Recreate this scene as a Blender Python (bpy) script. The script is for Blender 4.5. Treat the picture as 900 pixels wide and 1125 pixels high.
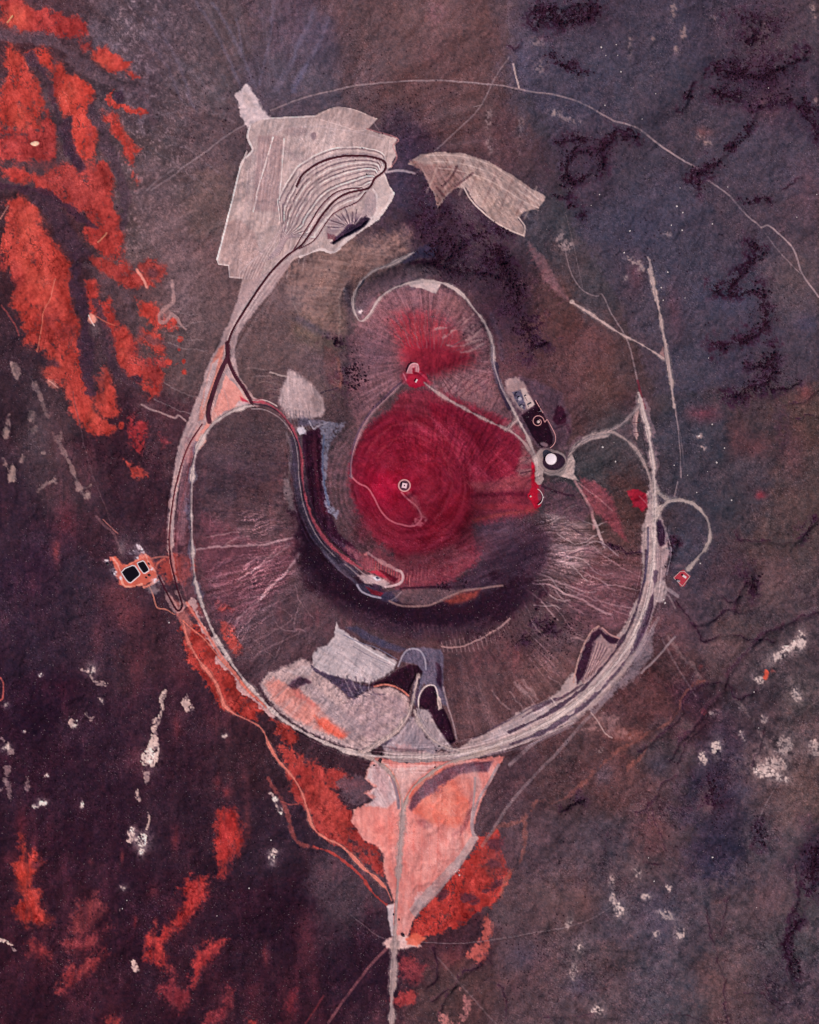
import bpy, bmesh, math, random
import numpy as np
from mathutils import Vector, Matrix
random.seed(7); np.random.seed(7)
for o in list(bpy.data.objects): bpy.data.objects.remove(o)
scene = bpy.context.scene
R = math.radians
# ---------------------------------------------------------------- camera: straight down from high up, long lens
cam_d = bpy.data.cameras.new("camera"); cam = bpy.data.objects.new("camera", cam_d); scene.collection.objects.link(cam)
cam.location = (0, 0, 20030); cam.rotation_euler = (0, 0, 0)
cam_d.sensor_fit = 'VERTICAL'; cam_d.sensor_height = 36; cam_d.lens = 36*20000/2250.0
cam_d.clip_start = 100; cam_d.clip_end = 200000
scene.camera = cam
# ---------------------------------------------------------------- daylight: sun from the lower right of the picture
SUN_EL, SUN_AZ = 42.0, 132.0                     # azimuth clockwise from the top of the picture
w = bpy.data.worlds.new("World"); scene.world = w; w.use_nodes = True
nt = w.node_tree; bgn = nt.nodes['Background']
sky = nt.nodes.new('ShaderNodeTexSky'); sky.sky_type = 'NISHITA'; sky.sun_disc = False
sky.sun_elevation = R(SUN_EL); sky.sun_rotation = R(SUN_AZ); sky.altitude = 1600
nt.links.new(sky.outputs[0], bgn.inputs[0]); bgn.inputs[1].default_value = 0.07
sd_ = bpy.data.lights.new("sun", 'SUN'); sun = bpy.data.objects.new("sun", sd_); scene.collection.objects.link(sun)
sd_.energy = 4.35; sd_.angle = R(.5); sd_.color = (1, .925, .86)
sun.rotation_euler = (R(90-SUN_EL), 0, R(180-SUN_AZ))
scene.view_settings.view_transform = 'Standard'; scene.view_settings.look = 'None'
scene.view_settings.exposure = 0.0; scene.view_settings.gamma = 1
scene.render.engine = 'CYCLES'

# ---------------------------------------------------------------- painter: natural ground colours and relief (photo pixel grid, 2 m per pixel)
S = 2.0
CX, CY = 450.0, 562.5
STEP = 1.0
def axis(a, b):
    core = np.arange(a, b + .01, STEP)
    g = []; d = STEP; v = 0.0
    for i in range(42):
        d *= 1.22; v += d; g.append(v)
    g = np.array(g)
    return np.concatenate([a - g[::-1], core, b + g])
xs = axis(-60, 960); ys = axis(-60, 1185)
NX, NY = len(xs), len(ys)
X, Y = np.meshgrid(xs.astype(np.float32), ys.astype(np.float32))

def hash2(ix, iy, seed):
    h = (ix.astype(np.int64) * 374761393 + iy.astype(np.int64) * 668265263 + seed * 974634777) & 0xffffffff
    h = ((h ^ (h >> 13)) * 1274126177) & 0xffffffff
    return (((h ^ (h >> 16)) & 0xffff) / 65535.0).astype(np.float32)
def vnoise(x, y, seed):
    ix = np.floor(x); iy = np.floor(y)
    fx = (x - ix).astype(np.float32); fy = (y - iy).astype(np.float32)
    fx = fx*fx*(3-2*fx); fy = fy*fy*(3-2*fy)
    ix = ix.astype(np.int64); iy = iy.astype(np.int64)
    a = hash2(ix, iy, seed); b = hash2(ix+1, iy, seed); c = hash2(ix, iy+1, seed); d = hash2(ix+1, iy+1, seed)
    return (a + (b-a)*fx) + ((c + (d-c)*fx) - (a + (b-a)*fx))*fy
def fbm(x, y, seed, octs=4, gain=.5):
    s = 0; a = 1; t = 0
    for o in range(octs):
        s = s + a*vnoise(x, y, seed + o*17); t += a
        a *= gain; x = x*2.03 + 11.3; y = y*1.97 + 5.7
    return (s/t - .5)*2*1.5            # roughly -1..1
N200 = fbm(X/200, Y/200, 1, 5); N90 = fbm(X/90, Y/90, 2, 5); N40 = fbm(X/40, Y/40, 3, 5)
N40b = fbm(X/40, Y/40, 4, 5); N18 = fbm(X/18, Y/18, 5, 4, .6); N18b = fbm(X/18, Y/18, 6, 4, .6)
N7 = fbm(X/7, Y/7, 7, 3, .7); N7b = fbm(X/7, Y/7, 8, 3, .7); N3 = fbm(X/3, Y/3, 9, 2, .8); N3b = fbm(X/2.2, Y/2.2, 10, 2, .8)
RID = 1 - np.abs(fbm(X/26, Y/26, 11, 4, .6))*2.2        # ridged network for gullies
V1 = fbm(X/9, Y/60, 12, 4, .6); V2 = fbm(X/60, Y/9, 13, 4, .6)    # stretched along y / along x
DG1 = fbm((X+Y)/70, (X-Y)/8, 14, 4, .6); DG2 = fbm((X-Y)/70, (X+Y)/8, 15, 4, .6)
WXa = 5.0*N40 + 2.2*N7 + 2.5*N18; WYa = 5.0*N40b + 2.2*N7b + 2.5*N18b
def polar(cx, cy, k, L, seed, octs=4):
    th = np.arctan2(Y-cy, X-cx); r = np.hypot(X-cx, Y-cy)
    return fbm(th*k, r/L + 3*th, seed, octs, .6)
PCW = polar(470, 585, 64, 60, 27, 3); PNW = polar(325, 175, 20, 200, 28, 4); PNN = polar(300, 190, 34, 160, 29, 4)
def branch(cx, cy, k, L, seed, wd):
    th = np.arctan2(Y-cy, X-cx); r = np.hypot(X-cx, Y-cy)
    f = np.abs(fbm(th*k + .35*N18 + .12*N7, r/L + 5*th, seed, 4, .6)); return np.clip(wd-f, 0, 1)/wd
BR1 = branch(470, 590, 11, 70, 90, .075); BR2 = branch(470, 590, 22, 46, 91, .09); BR3 = branch(470, 600, 30, 30, 92, .12)
BRA = np.maximum(np.maximum(BR1, BR2*.8), BR3*.5)
PC = polar(470, 585, 42, 160, 20); PC2 = polar(470, 585, 16, 110, 21)
PN = polar(472, 395, 22, 60, 22)

GT = (np.array([1.01, .975, .995], np.float32), np.array([2, 1.0, 2], np.float32))     # measured tone of the soils
IMG = np.zeros((NY, NX, 3), np.float32)
# ---- broad colours of the desert floor (measured spots, joined smoothly)
BG = """20 20 85 60 70;180 30 98 84 94;250 30 100 84 92;320 30 96 80 94;390 30 102 80 86;450 20 104 80 84;520 30 102 76 80;560 20 98 78 86;600 30 82 72 88;650 20 72 54 70;700 30 78 66 82;760 30 72 62 80;820 30 74 58 72;880 20 86 66 74
130 90 86 70 80;200 90 98 84 92;300 90 96 84 98;350 90 94 84 98;400 100 94 76 84;450 90 100 74 78;520 80 98 72 76;545 120 94 70 76;600 80 76 68 84;590 120 76 68 84;660 70 74 68 86;720 90 76 68 84;780 100 74 60 74;840 90 70 50 66;890 110 70 52 68
180 180 100 82 88;230 150 98 80 88;450 160 70 56 72;500 140 94 72 78;560 150 94 68 76;610 160 76 62 78;640 190 72 54 70;700 170 78 68 82;760 140 80 66 78;820 160 78 66 82;880 180 80 68 84
190 240 108 88 92;220 230 112 92 94;450 220 68 56 74;480 250 68 46 62;530 250 86 66 78;600 240 78 70 84;680 240 74 68 86;740 230 74 68 86;820 230 80 64 76;880 240 84 64 74
220 300 112 88 92;320 320 112 90 94;370 310 124 100 96;360 350 120 98 90;300 370 104 84 88;440 300 84 68 78;520 300 76 58 72;560 320 68 48 64;600 330 100 70 76;620 350 98 66 72;650 320 84 74 88;700 330 82 66 78;760 310 72 68 86;820 300 72 66 82;880 310 86 68 76
30 300 76 50 60;20 380 66 48 60;270 420 100 80 84;330 400 108 88 92;400 400 92 70 78;610 400 92 62 72;650 400 100 68 72;700 380 88 66 76;760 390 72 66 82;820 390 68 56 74;880 400 80 64 74
200 400 96 76 80;190 450 80 54 66;60 450 66 52 62;20 440 62 46 58;130 480 60 38 52;260 480 88 68 76;370 490 88 70 78;620 460 90 62 70;670 480 80 70 82;760 470 72 64 82;830 460 82 64 76;880 460 92 68 72
60 540 74 58 68;20 560 60 44 60;150 550 64 44 58;250 520 84 66 78;290 560 92 68 76;240 600 108 74 84;640 520 72 66 78;690 560 82 58 66;760 550 70 66 84;830 540 78 68 84;880 540 86 68 76
40 620 58 40 60;90 640 60 48 64;120 590 68 46 60;270 620 104 74 82;560 590 80 60 72;620 620 96 74 82;680 620 98 70 78;760 600 74 66 82;800 620 78 62 76;860 620 84 68 76
40 700 58 42 60;110 700 66 48 64;160 720 72 48 60;300 680 92 70 80;500 720 86 62 70;560 700 84 60 68;600 680 94 70 78;650 660 100 72 80;760 690 78 66 80;740 720 88 64 70;800 700 96 74 78;860 720 84 70 78
40 780 52 32 52;100 790 58 38 56;180 780 64 42 58;540 780 98 72 78;600 760 98 72 76;700 770 88 62 68;760 780 76 52 64;830 770 82 66 76;890 780 88 76 82
60 850 56 36 54;200 840 60 38 54;270 830 64 42 54;350 850 70 48 60;560 850 84 62 72;620 860 88 66 72;680 850 94 68 72;720 830 86 72 80;790 850 66 56 74;850 860 90 72 78;890 880 96 78 80
100 900 56 34 52;200 920 58 38 54;300 920 60 44 60;600 930 90 72 82;660 930 84 72 84;720 930 90 72 80;790 930 68 58 78;850 930 84 74 84;890 940 70 56 72
60 1000 60 36 52;150 1000 56 34 52;300 1000 54 32 50;380 980 76 60 72;500 1040 76 50 62;560 1000 92 74 82;620 1000 96 76 82;680 1020 86 76 88;750 1000 82 70 82;820 1000 92 74 82;880 1010 88 78 86
60 1090 58 34 50;180 1080 58 34 50;300 1080 56 34 50;400 1060 52 32 50;500 1080 88 66 70;580 1080 90 72 80;660 1080 88 74 82;720 1080 86 78 90;800 1080 94 74 80;880 1080 84 70 82"""
bg = np.array([[float(v) for v in p.split()] for p in BG.replace('\n', ';').split(';')], np.float32)
acc = np.zeros_like(IMG); wt = np.zeros((NY, NX), np.float32)
bx_ = np.clip(X + 3*WXa, -300, 1200); by_ = np.clip(Y + 3*WYa, -300, 1400)
for px, py, r, g, b in bg:
    d2 = ((bx_-px)**2 + (by_-py)**2)/900.0
    w = 1.0/(d2*d2 + .15)
    acc += w[..., None]*np.array([r, g, b], np.float32); wt += w
IMG = acc/wt[..., None]; del acc, wt, bx_, by_
def sstep(a, b, v):
    t = np.clip((v-a)/(b-a), 0, 1); return t*t*(3-2*t)
# mottling: brown-red against slate-blue, and pale bloom
right = sstep(540, 640, X); lowl = sstep(640, 520, X)*sstep(380, 560, Y)
IMG -= np.array([7, 7, 11], np.float32) + right[..., None]*np.array([0, 0, 6], np.float32)
IMG += (right*sstep(620, 480, Y))[..., None]*np.array([-4, 0, 2], np.float32)
IMG[..., 2] -= 1*right*sstep(640, 760, Y)
m = (N90*.35 + N18*.55 + N40b*.55 + N7*.3)
IMG += m[..., None]*np.array([6.5, .5, .3], np.float32)*(0.6 + .3*right)[..., None]
IMG += ((N40*.5 + N18b*.45 + N7b*.5 + DG1*.6*right*sstep(560, 760, Y) + V1*.5*lowl)*(7.0))[..., None]*np.array([1, .95, .95], np.float32)
IMG += (np.clip(N40b+V1*.8-.5, 0, 2)*lowl*14)[..., None]*np.array([1.3, .35, .4], np.float32)
IMG -= (np.clip(.25-np.abs(fbm(X/34, Y/34, 31, 5, .65)), 0, 1)*26*np.clip(N90+.5, 0, 1)*(.4+.6*right))[..., None]   # old drainage lines
IMG += (np.clip(.10-np.abs(fbm(X/22, Y/30, 37, 5, .65)), 0, 1)*120*np.clip(N40, 0, 1)*(1-lowl))[..., None]*np.array([1, .85, .8], np.float32)

lr = right*sstep(560, 700, Y)
for sc, sd2, am in ((34, 41, 20), (15, 42, 15)):
    nz = np.abs(fbm((X+Y*.5)/sc + N7*.08, (Y-X*.4)/(sc*.7), sd2, 5, .68)); IMG -= (np.clip(.11-nz, 0, 1)/.11*am*np.clip(.3+N40*.9+N90*.4, 0, 1)*(.35*right+.65*lr))[..., None]*np.array([1, 1, .85], np.float32)
    nz = np.abs(fbm((X-Y*.3)/sc, (Y+X*.5)/(sc*.8), sd2+9, 5, .68)); IMG += (np.clip(.08-nz, 0, 1)/.08*am*.9*np.clip(.1+N40b*.9+N90*.5, 0, 1)*lr)[..., None]*np.array([1.25, .8, .72], np.float32)
IMG += lr[..., None]*np.array([-3, -2, 5], np.float32)
IMG += (lr*(N7*5+N18b*5))[..., None]*np.array([1.1, .8, .8], np.float32)
def catmull(pts, closed=False, sub=6):
    P = np.array(pts, float); n = len(P)
    if n < 3: return P
    if closed: Q = np.vstack([P[-1], P, P[0], P[1]]); m_ = n
    else: Q = np.vstack([2*P[0]-P[1], P, 2*P[-1]-P[-2]]); m_ = n-1
    out = []
    for i in range(m_):
        p0, p1, p2, p3 = Q[i:i+4]
        for k in range(sub):
            t = k/sub
            out.append(.5*((2*p1) + (p2-p0)*t + (2*p0-5*p1+4*p2-p3)*t*t + (3*p1-p0-3*p2+p3)*t**3))
    if not closed: out.append(P[-1])
    return np.array(out)
def window(P, pad):
    i0, i1 = np.searchsorted(xs, [P[:, 0].min()-pad, P[:, 0].max()+pad])
    j0, j1 = np.searchsorted(ys, [P[:, 1].min()-pad, P[:, 1].max()+pad])
    return slice(j0, j1+1), slice(i0, i1+1)
def segdist(x, y, P, closed, arc=False):
    best = np.full(x.shape, 1e9, np.float32); inside = np.zeros(x.shape, bool)
    n = len(P); L = 0.0; ap = np.zeros(x.shape, np.float32) if arc else None
    for i in range(n if closed else n-1):
        ax, ay = P[i]; bx, by = P[(i+1) % n]
        dx, dy = bx-ax, by-ay; l2 = dx*dx+dy*dy + 1e-9
        t = np.clip(((x-ax)*dx + (y-ay)*dy)/l2, 0, 1)
        d = (x-ax-t*dx)**2 + (y-ay-t*dy)**2
        if arc:
            u = d < best; ap[u] = (L + t[u]*math.sqrt(l2)); L += math.sqrt(l2)
        best = np.minimum(best, d)
        if closed and ay != by:
            c = ((ay > y) != (by > y)) & (x < (bx-ax)*(y-ay)/(by-ay) + ax)
            inside ^= c
    best = np.sqrt(best)
    if closed: return np.where(inside, best, -best)
    return (best, ap) if arc else best
def parse(s):
    if not isinstance(s, str): return np.array(s, float)
    v = [float(t) for t in s.replace(',', ' ').split()]
    return np.array(v).reshape(-1, 2)
def fill(pts, col, soft=2.0, a=1.0, warp=.5, er=2.0, mod=None, smooth=False, var=6, hard=False):
    """blend a patch of ground colour; er = how far noise eats the border, mod = 0..1 field"""
    P = parse(pts)
    if smooth: P = catmull(P, True)
    pad = 8 + soft + er*2 + 10*warp
    sl = window(P, pad)
    x = X[sl] + WXa[sl]*warp; y = Y[sl] + WYa[sl]*warp
    sd = segdist(x, y, P, True) + er*(.6*N7[sl] + .5*N3[sl] + .5*N18b[sl])
    al = sstep(-soft, soft, sd)*a
    if mod is not None: al = al*np.clip(mod[sl], 0, 1)
    c = np.array(col, np.float32) + (var*(.5*N7b[sl]+.5*N18[sl]+.4*N3[sl]))[..., None]*np.array([1, .8, .8], np.float32)
    IMG[sl] = IMG[sl]*(1-al[..., None]) + c*al[..., None]
def stroke(pts, col, w=1.5, soft=1.0, a=1.0, warp=.25, er=.0, brk=0.0, smooth=True, taper=False, mod=None):
    P = parse(pts)
    if smooth: P = catmull(P)
    sl = window(P, w + soft + 8 + 8*warp)
    x = X[sl] + WXa[sl]*warp; y = Y[sl] + WYa[sl]*warp
    if taper:
        d, ap = segdist(x, y, P, False, True)
        L = np.hypot(*np.diff(P, axis=0).T).sum(); ww = w*(1 - .8*ap/L)
    else: d = segdist(x, y, P, False); ww = w
    if er: ww = ww*np.clip(1 + 1.1*N18[sl] + .6*N7b[sl], .15, 2)
    sd = ww*.5 - d + er*(N7[sl] + .6*N3[sl])
    al = sstep(-soft*.5, soft*.5, sd)*a
    if mod is not None: al = al*np.clip(mod[sl], 0, 1)
    if brk: al = al*np.clip(1 - brk + brk*(1.2 + 1.8*N18[sl] + N7b[sl]), 0, 1)
    IMG[sl] = IMG[sl]*(1-al[..., None]) + np.array(col, np.float32)*al[..., None]
def blob(x, y, rx, ry, col, a=1.0, soft=3, warp=.4, er=2.0, rot=0, mod=None, var=6):
    if mod is not None:                        # weathered exposures fray into their surroundings
        glow(x, y, rx*1.5, ry*1.5, col, a*.48, mod=N7*.6+N3*.5+.8, rot=rot); mod = mod*(.30 + .9*np.clip(.55+N3b*1.1+N3*.8, 0, 1.3)); rx, ry, er = rx*.78, ry*.78, er*1.15
    t = np.linspace(0, 2*math.pi, 20, endpoint=False); c, s = math.cos(rot), math.sin(rot)
    P = np.stack([x + rx*np.cos(t)*c - ry*np.sin(t)*s, y + rx*np.cos(t)*s + ry*np.sin(t)*c], 1)
    fill(P, col, soft, a, warp, er, mod, var=var)
def glow(x, y, rx, ry, col, a=1.0, mod=None, rot=0):
    """very soft stain of another soil, also used for painted shade"""
    pad = 2.6*max(rx, ry); sl = window(np.array([[x-pad, y-pad], [x+pad, y+pad]]), 0)
    u = X[sl]-x + WXa[sl]*.6; v = Y[sl]-y + WYa[sl]*.6; c, s = math.cos(rot), math.sin(rot)
    q = ((u*c+v*s)/rx)**2 + ((-u*s+v*c)/ry)**2
    al = np.exp(-q)*a
    if mod is not None: al = al*np.clip(mod[sl], 0, 1)
    IMG[sl] = IMG[sl]*(1-al[..., None]) + np.array(col, np.float32)*al[..., None]
def grain(pts, ang, L, wn, amp, tint=(1, .95, .95), soft=2, seed=50, warp=.2, octs=3):
    """streaks of scraped or washed soil inside an outline, running at ang degrees"""
    P = parse(pts); sl = window(P, soft+4); x = X[sl] + WXa[sl]*warp; y = Y[sl] + WYa[sl]*warp
    c, s = math.cos(R(ang)), math.sin(R(ang)); xx = X[sl] + WXa[sl]*.35; yy = Y[sl] + WYa[sl]*.35
    f = fbm((xx*c + yy*s)/L, (-xx*s + yy*c)/wn, seed, octs, .65)
    al = sstep(-soft, soft, segdist(x, y, P, True))
    IMG[sl] += (al*f*amp)[..., None]*np.array(tint, np.float32)
def flowgrain(path, half, L, wn, amp, tint=(1, .96, .96), seed=60, inner=None):
    """streaks that follow a road or bench"""
    P = catmull(parse(path)); sl = window(P, half+3)
    x, y = X[sl], Y[sl]; d, ap = segdist(x, y, P, False, True)
    # signed side
    k = len(P)//2; sgn = np.sign((x-CEN[0])**2 + (y-CEN[1])**2 - np.interp(ap, np.r_[0, np.cumsum(np.hypot(*np.diff(P, axis=0).T))], (P[:, 0]-CEN[0])**2 + (P[:, 1]-CEN[1])**2))
    f = fbm(ap/L + 7, (sgn*d + .6*N18[sl])/wn + 50, seed, 3, .65); al = sstep(half, half*.7, d)*(ap > 1)*(ap < ap.max()-1); al = al*sstep(0, 14, ap)*sstep(ap.max(), ap.max()-14, ap)
    IMG[sl] += (al*f*amp)[..., None]*np.array(tint, np.float32)
CEN = (465, 625)
# ---- boundary of the two plains at the top: brown slope against slate plain
fill("563,0 562,60 566,95 580,100 600,130 605,165 612,200 620,230 640,260 680,330 720,430 760,430 900,420 900,-20 563,-20", (76,67,84), 5, .45, 1.0, 3)
fan = sstep(560, 500, X)*sstep(330, 250, Y)*sstep(70, 140, np.hypot(X-325, Y-200))
IMG += ((PNN*.6+PNW*.9)*fan*10)[...,None]*np.array([.9,.95,1.05],np.float32)
IMG += (np.clip(N3+N7*.6-.25,0,1)*sstep(250,140,X)*sstep(70,150,X)*sstep(330,220,Y)*46)[...,None]*np.array([1,.95,.98],np.float32)
# blue-grey streaks on the upper slope
for (x0,y0,x1,y1) in [(215,0,262,90),(232,0,280,95),(170,20,215,120),(160,40,200,110),(300,0,285,90),(345,10,300,100),(330,40,305,100),(360,20,320,95),(258,20,262,60)]:
    stroke([(x0,y0),((x0+x1)/2+3,(y0+y1)/2),(x1,y1)], (112,104,122), 3, 5, .5, .5)
for (x0,y0,x1,y1) in [(150,90,265,112),(160,70,225,120),(170,140,240,190),(165,160,235,215),(180,110,255,135),(150,130,250,125),(190,60,240,110)]:
    stroke([(x0,y0),((x0+x1)/2,(y0+y1)/2-4),(x1,y1)], (124,110,116), 1.5, 3, .35, .6)
stroke("337,70 330,85 322,100", (120,116,146), 4, 6, .5, .6)
glow(170,60,30,50,(90,72,80),.5); glow(480,60,30,40,(108,78,80),.4); glow(350,40,25,30,(88,80,100),.4)
glow(480,12,10,12,(150,100,108),.5,mod=N7+.6)
# pale frosting between the red lobes and the fans
fill("95,20 120,30 140,55 165,85 160,120 175,150 150,140 135,110 115,70 100,45", (112,98,108), 6, .45, .8, 4, mod=N7+.6)
fill("150,165 175,175 200,240 215,300 210,360 190,330 165,270 145,230", (112,90,94), 10, .5, .8, 4)
glow(210,330,28,50,(124,104,106),.45,mod=N3+.7); glow(205,410,25,40,(104,84,86),.35)
# ---- orange-red sand lobes, left
RB=(170,58,52); RM=(154,52,52); RD=(132,48,54)
VEIN = np.abs(fbm(X/16+N18*.6, Y/30+N7*.2, 33, 4, .6))
HOLE = 1.3 - 1.3*np.clip(.13-VEIN, 0, 1)/.13*np.clip(.6+N40, 0, 1) + 1.3*np.minimum(0, N7b+.25) + 1.1*np.minimum(0, N18+.35) + .9*np.minimum(0, N3+.5)
def red(p, c=RB, a=.96, soft=3.0, er=2.8, warp=1.05, mod=None):
    q_ = parse(p).mean(0)
    if q_[1] > 880 and q_[0] < 345: soft, er, warp = 5.5, 4.0, 1.3; mod = np.clip(1.05+V1*1.3+N18*.6, .12, 1); glow(q_[0], q_[1], 12, 22, (96, 42, 50), .4)
    fill(p, tuple(v*.72+12 for v in c), soft+2.5, a*.7, warp, er+1, mod=N7*.7+1, var=12); fill(p, c, soft, a, warp, er, mod=HOLE if mod is None else mod, var=18)
red("0,3 10,0 25,4 40,12 52,8 60,14 80,18 94,24 96,34 80,38 60,41 45,36 30,37 15,37 8,28 3,18", RM)
glow(18,20,14,14,(206,86,70),.7)
red("8,48 15,52 24,55 32,75 42,95 48,110 46,125 42,142 30,146 14,140 -5,135 -5,115 4,100 8,85 6,65")
red("30,54 50,50 56,62 58,74 66,66 72,75 80,80 92,86 102,95 102,110 98,120 104,140 106,170 98,175 88,172 82,160 80,140 82,128 70,126 66,115 58,105 56,88 54,72 42,66", (180,60,52))
red("-5,138 20,142 40,145 52,120 60,135 60,160 58,175 40,177 20,175 -5,175", RM)
red("100,52 118,50 128,56 133,65 142,66 138,73 125,75 110,70 100,62")
red("84,42 98,42 98,50 88,52", RM, .7)
red("112,122 122,125 130,135 136,150 152,160 146,165 143,180 136,172 132,155 122,145")
red("134,76 142,80 149,88 140,86"); red("122,95 124,106 128,116 142,119 160,122 160,125 138,124 124,119 119,108 120,96", RB, .95, 1, 1)
red("145,190 148,196 146,202 144,196", RB, .8)
red("0,185 20,183 35,190 50,190 60,182 75,180 92,188 93,200 98,190 98,176 116,175 120,195 122,220 130,240 136,262 140,285 115,278 100,268 88,258 90,250 100,246 85,235 70,225 55,215 45,210 32,198 18,200 5,195", (170,58,54))
red("8,218 18,214 32,222 42,238 50,260 62,275 70,290 78,310 74,330 82,345 88,370 92,395 96,420 102,445 112,462 126,473 115,480 95,478 85,465 78,440 70,425 55,412 50,404 62,400 50,388 40,380 28,378 22,350 10,335 18,310 10,290 2,270 8,250", (168,58,52))
red("45,190 90,178 116,180 118,200 100,235 80,230 60,210", (158,58,56), .6, 6)
red("95,283 110,282 122,281 140,286 148,298 158,305 166,318 156,318 148,322 135,320 125,308 112,300 100,292", (160,58,54))
red("152,290 170,285 180,298 175,312 165,310 156,306", (140,56,54)); blob(167,300,6,5,(92,56,62),.8)
red("92,306 105,310 108,328 120,330 125,352 135,360 150,380 156,395 165,402 176,395 182,412 172,435 165,441 155,425 145,420 135,408 125,390 118,370 110,352 100,345 90,325", (166,56,52))
red("112,398 120,410 125,430 124,450 130,455 118,461 108,456 104,435 106,415", (170,58,52))
red("148,333 160,338 175,340 190,352 197,363 175,362 160,352 150,345"); red("155,363 175,368 184,388 172,388 158,376", (170,60,54))
red("160,395 175,392 192,398 178,405 172,425 160,415", (150,54,54)); red("142,460 150,468 162,462 160,485 155,500 146,495 140,478", (146,46,52))
red("138,510 150,513 160,527 145,526", (160,60,56)); red("175,475 185,488 178,492", (120,48,56), .7)
red("0,272 8,280 6,300 0,300", RM, .7); red("18,290 24,300 16,330 10,310", RM, .6)
for x,y,r in [(192,352,4),(198,372,3.5),(201,396,3.2),(202,408,3.2),(196,383,2.4),(132,468,4),(186,397,4)]: blob(x,y,r*.9,r,RB,.95,1.2,.2,1.2)
# bright and deep tones inside the lobes
for x,y,rx,ry in [(22,128,12,14),(15,65,8,16),(75,100,14,16),(30,250,12,24),(45,320,18,22),(60,400,16,14),(98,455,10,16),(135,380,8,18),(20,20,12,10),(112,65,10,6),(35,290,12,16),(115,430,6,16)]:
    glow(x,y,rx,ry,(192,80,66),.6,mod=N18+.6)
for x,y,rx,ry in [(40,160,22,10),(75,205,20,16),(60,90,6,24),(100,150,6,20),(70,360,14,20),(80,230,18,10),(130,300,14,10),(148,388,8,12),(50,350,10,20)]:
    glow(x,y,rx,ry,(140,54,56),.6,mod=N7+.6)
glow(50,180,30,6,(120,56,60),.4)
# grey washes between the lobes
stroke("0,38 30,40 60,48 85,65 105,80 130,90 155,105 165,130", (92,72,80), 10, 6, .8, .6, 1)
stroke("35,60 50,85 58,110 66,140 78,165 85,180", (70,50,62), 6, 4, .85, .6, 2)
stroke("100,115 108,135 120,165 130,190 135,215 135,245", (76,58,68), 8, 5, .8, .6, 2)
stroke("105,80 106,100 108,115 118,122", (96,78,84), 6, 4, .6, .5, 1)
fill("125,100 132,98 136,112 128,116", (58,40,56), 2, .8); fill("68,130 80,128 78,145 85,165 95,185 90,190 80,180 72,160", (62,42,56), 2, .85)
stroke("0,205 20,205 50,212 70,225 85,240 105,248", (62,40,54), 7, 4, .85, .6, 2)
fill("30,212 48,212 62,222 72,240 85,262 100,278 92,285 80,280 60,262 50,240", (66,46,58), 3, .8)
stroke("80,285 82,310 88,330 92,360 96,400 100,430", (62,42,56), 12, 5, .85, .5, 2)
stroke("105,330 112,355 120,380 130,405 148,425", (72,52,62), 8, 4, .8, .5, 2)
stroke("92,290 115,305 135,325 150,360 170,375 195,380", (90,70,76), 7, 5, .6, .6, 2)
fill("145,415 156,412 156,422 146,420", (58,40,52), 2, .9); fill("118,385 130,408 138,418 126,414 118,400", (62,44,56), 2, .7)
blob(104,362,6,7,(104,84,88),.7); fill("60,394 66,404 50,400", (70,44,54),2,.8)
# pale scratches and clay
stroke("60,306 55,325 46,345 42,375 40,385", (204,110,92), 1.2, 1.2, .8); blob(101,350,5,5,(226,150,132),.95,1.5,.3,1.5); stroke("97,346 100,353 103,357",(230,190,180),1.4,1,.9)
stroke("103,345 112,352 125,357",(196,100,84),1.2,1.2,.7)
blob(58,421,7,4,(206,124,108),.8,1.5,.3,1.5,.5); stroke("54,418 64,425",(226,160,146),1.4,1,.9); blob(37,157,4.5,2.6,(236,190,160),1,.8,.1,.6)
stroke("8,24 14,17", (236,170,120), 1.3, 1, .9); stroke("150,296 158,310 160,316",(222,140,124),3,2,.9); stroke("0,240 8,225",(180,120,110),1.2,1.2,.8); stroke("107,265 116,255",(220,140,110),1.4,1,.9)
stroke("0,335 15,355 20,368",(140,64,64),1.6,1.4,.7)
stroke("188,308 190,322 190,333 180,340 175,350 182,354 190,345 198,355 205,362", (176,140,136), 3, 2, .75, .3, .3)
glow(182,345,7,7,(170,128,124),.6)
for x0,y0,x1,y1 in [(188,360,225,352),(185,368,222,372),(185,375,228,385),(186,340,220,345),(180,420,220,436),(170,440,215,455)]:
    stroke([(x0,y0),((x0+x1)/2,(y0+y1)/2+2),(x1,y1)], (142,122,122), 1.2, 1.5, .5, .6)
stroke("155,445 172,452 190,459 196,456 203,462", (168,138,136), 2, 1.4, .8); glow(160,447,10,3,(140,112,112),.4)
# west flats: pale clay stringers
for s in ["38,418 45,440 55,465 62,480 72,505 85,535 92,548","32,412 40,430 52,458","0,462 5,475 10,470 6,455","14,400 18,415 22,410","28,448 34,465 36,460","52,478 66,476 62,484","2,505 8,520 14,530","22,508 24,500","40,540 60,528","85,540 98,535"]:
    stroke(s, (150,122,118), 3, 2.4, .75, .5, .8, .6)
for x,y,rx,ry,a_ in [(5,475,5,9,.8),(18,406,4,9,.5),(33,455,5,7,.6),(11,520,4,10,.9),(57,529,4,2,.9),(36,472,4,3,.6),(47,497,3,2,.9),(95,545,3,3,.8),(64,482,6,5,.6),(25,505,4,3,.4)]:
    blob(x,y,rx,ry,(160,134,126),a_,2,.5,2.5)
glow(45,470,22,45,(96,80,84),.5); glow(60,470,12,40,(92,60,64),.5); glow(110,405,6,30,(72,56,62),.5)
stroke("80,430 92,490 100,520 112,550 122,575",(96,70,76),1.3,1.5,.5)
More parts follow.
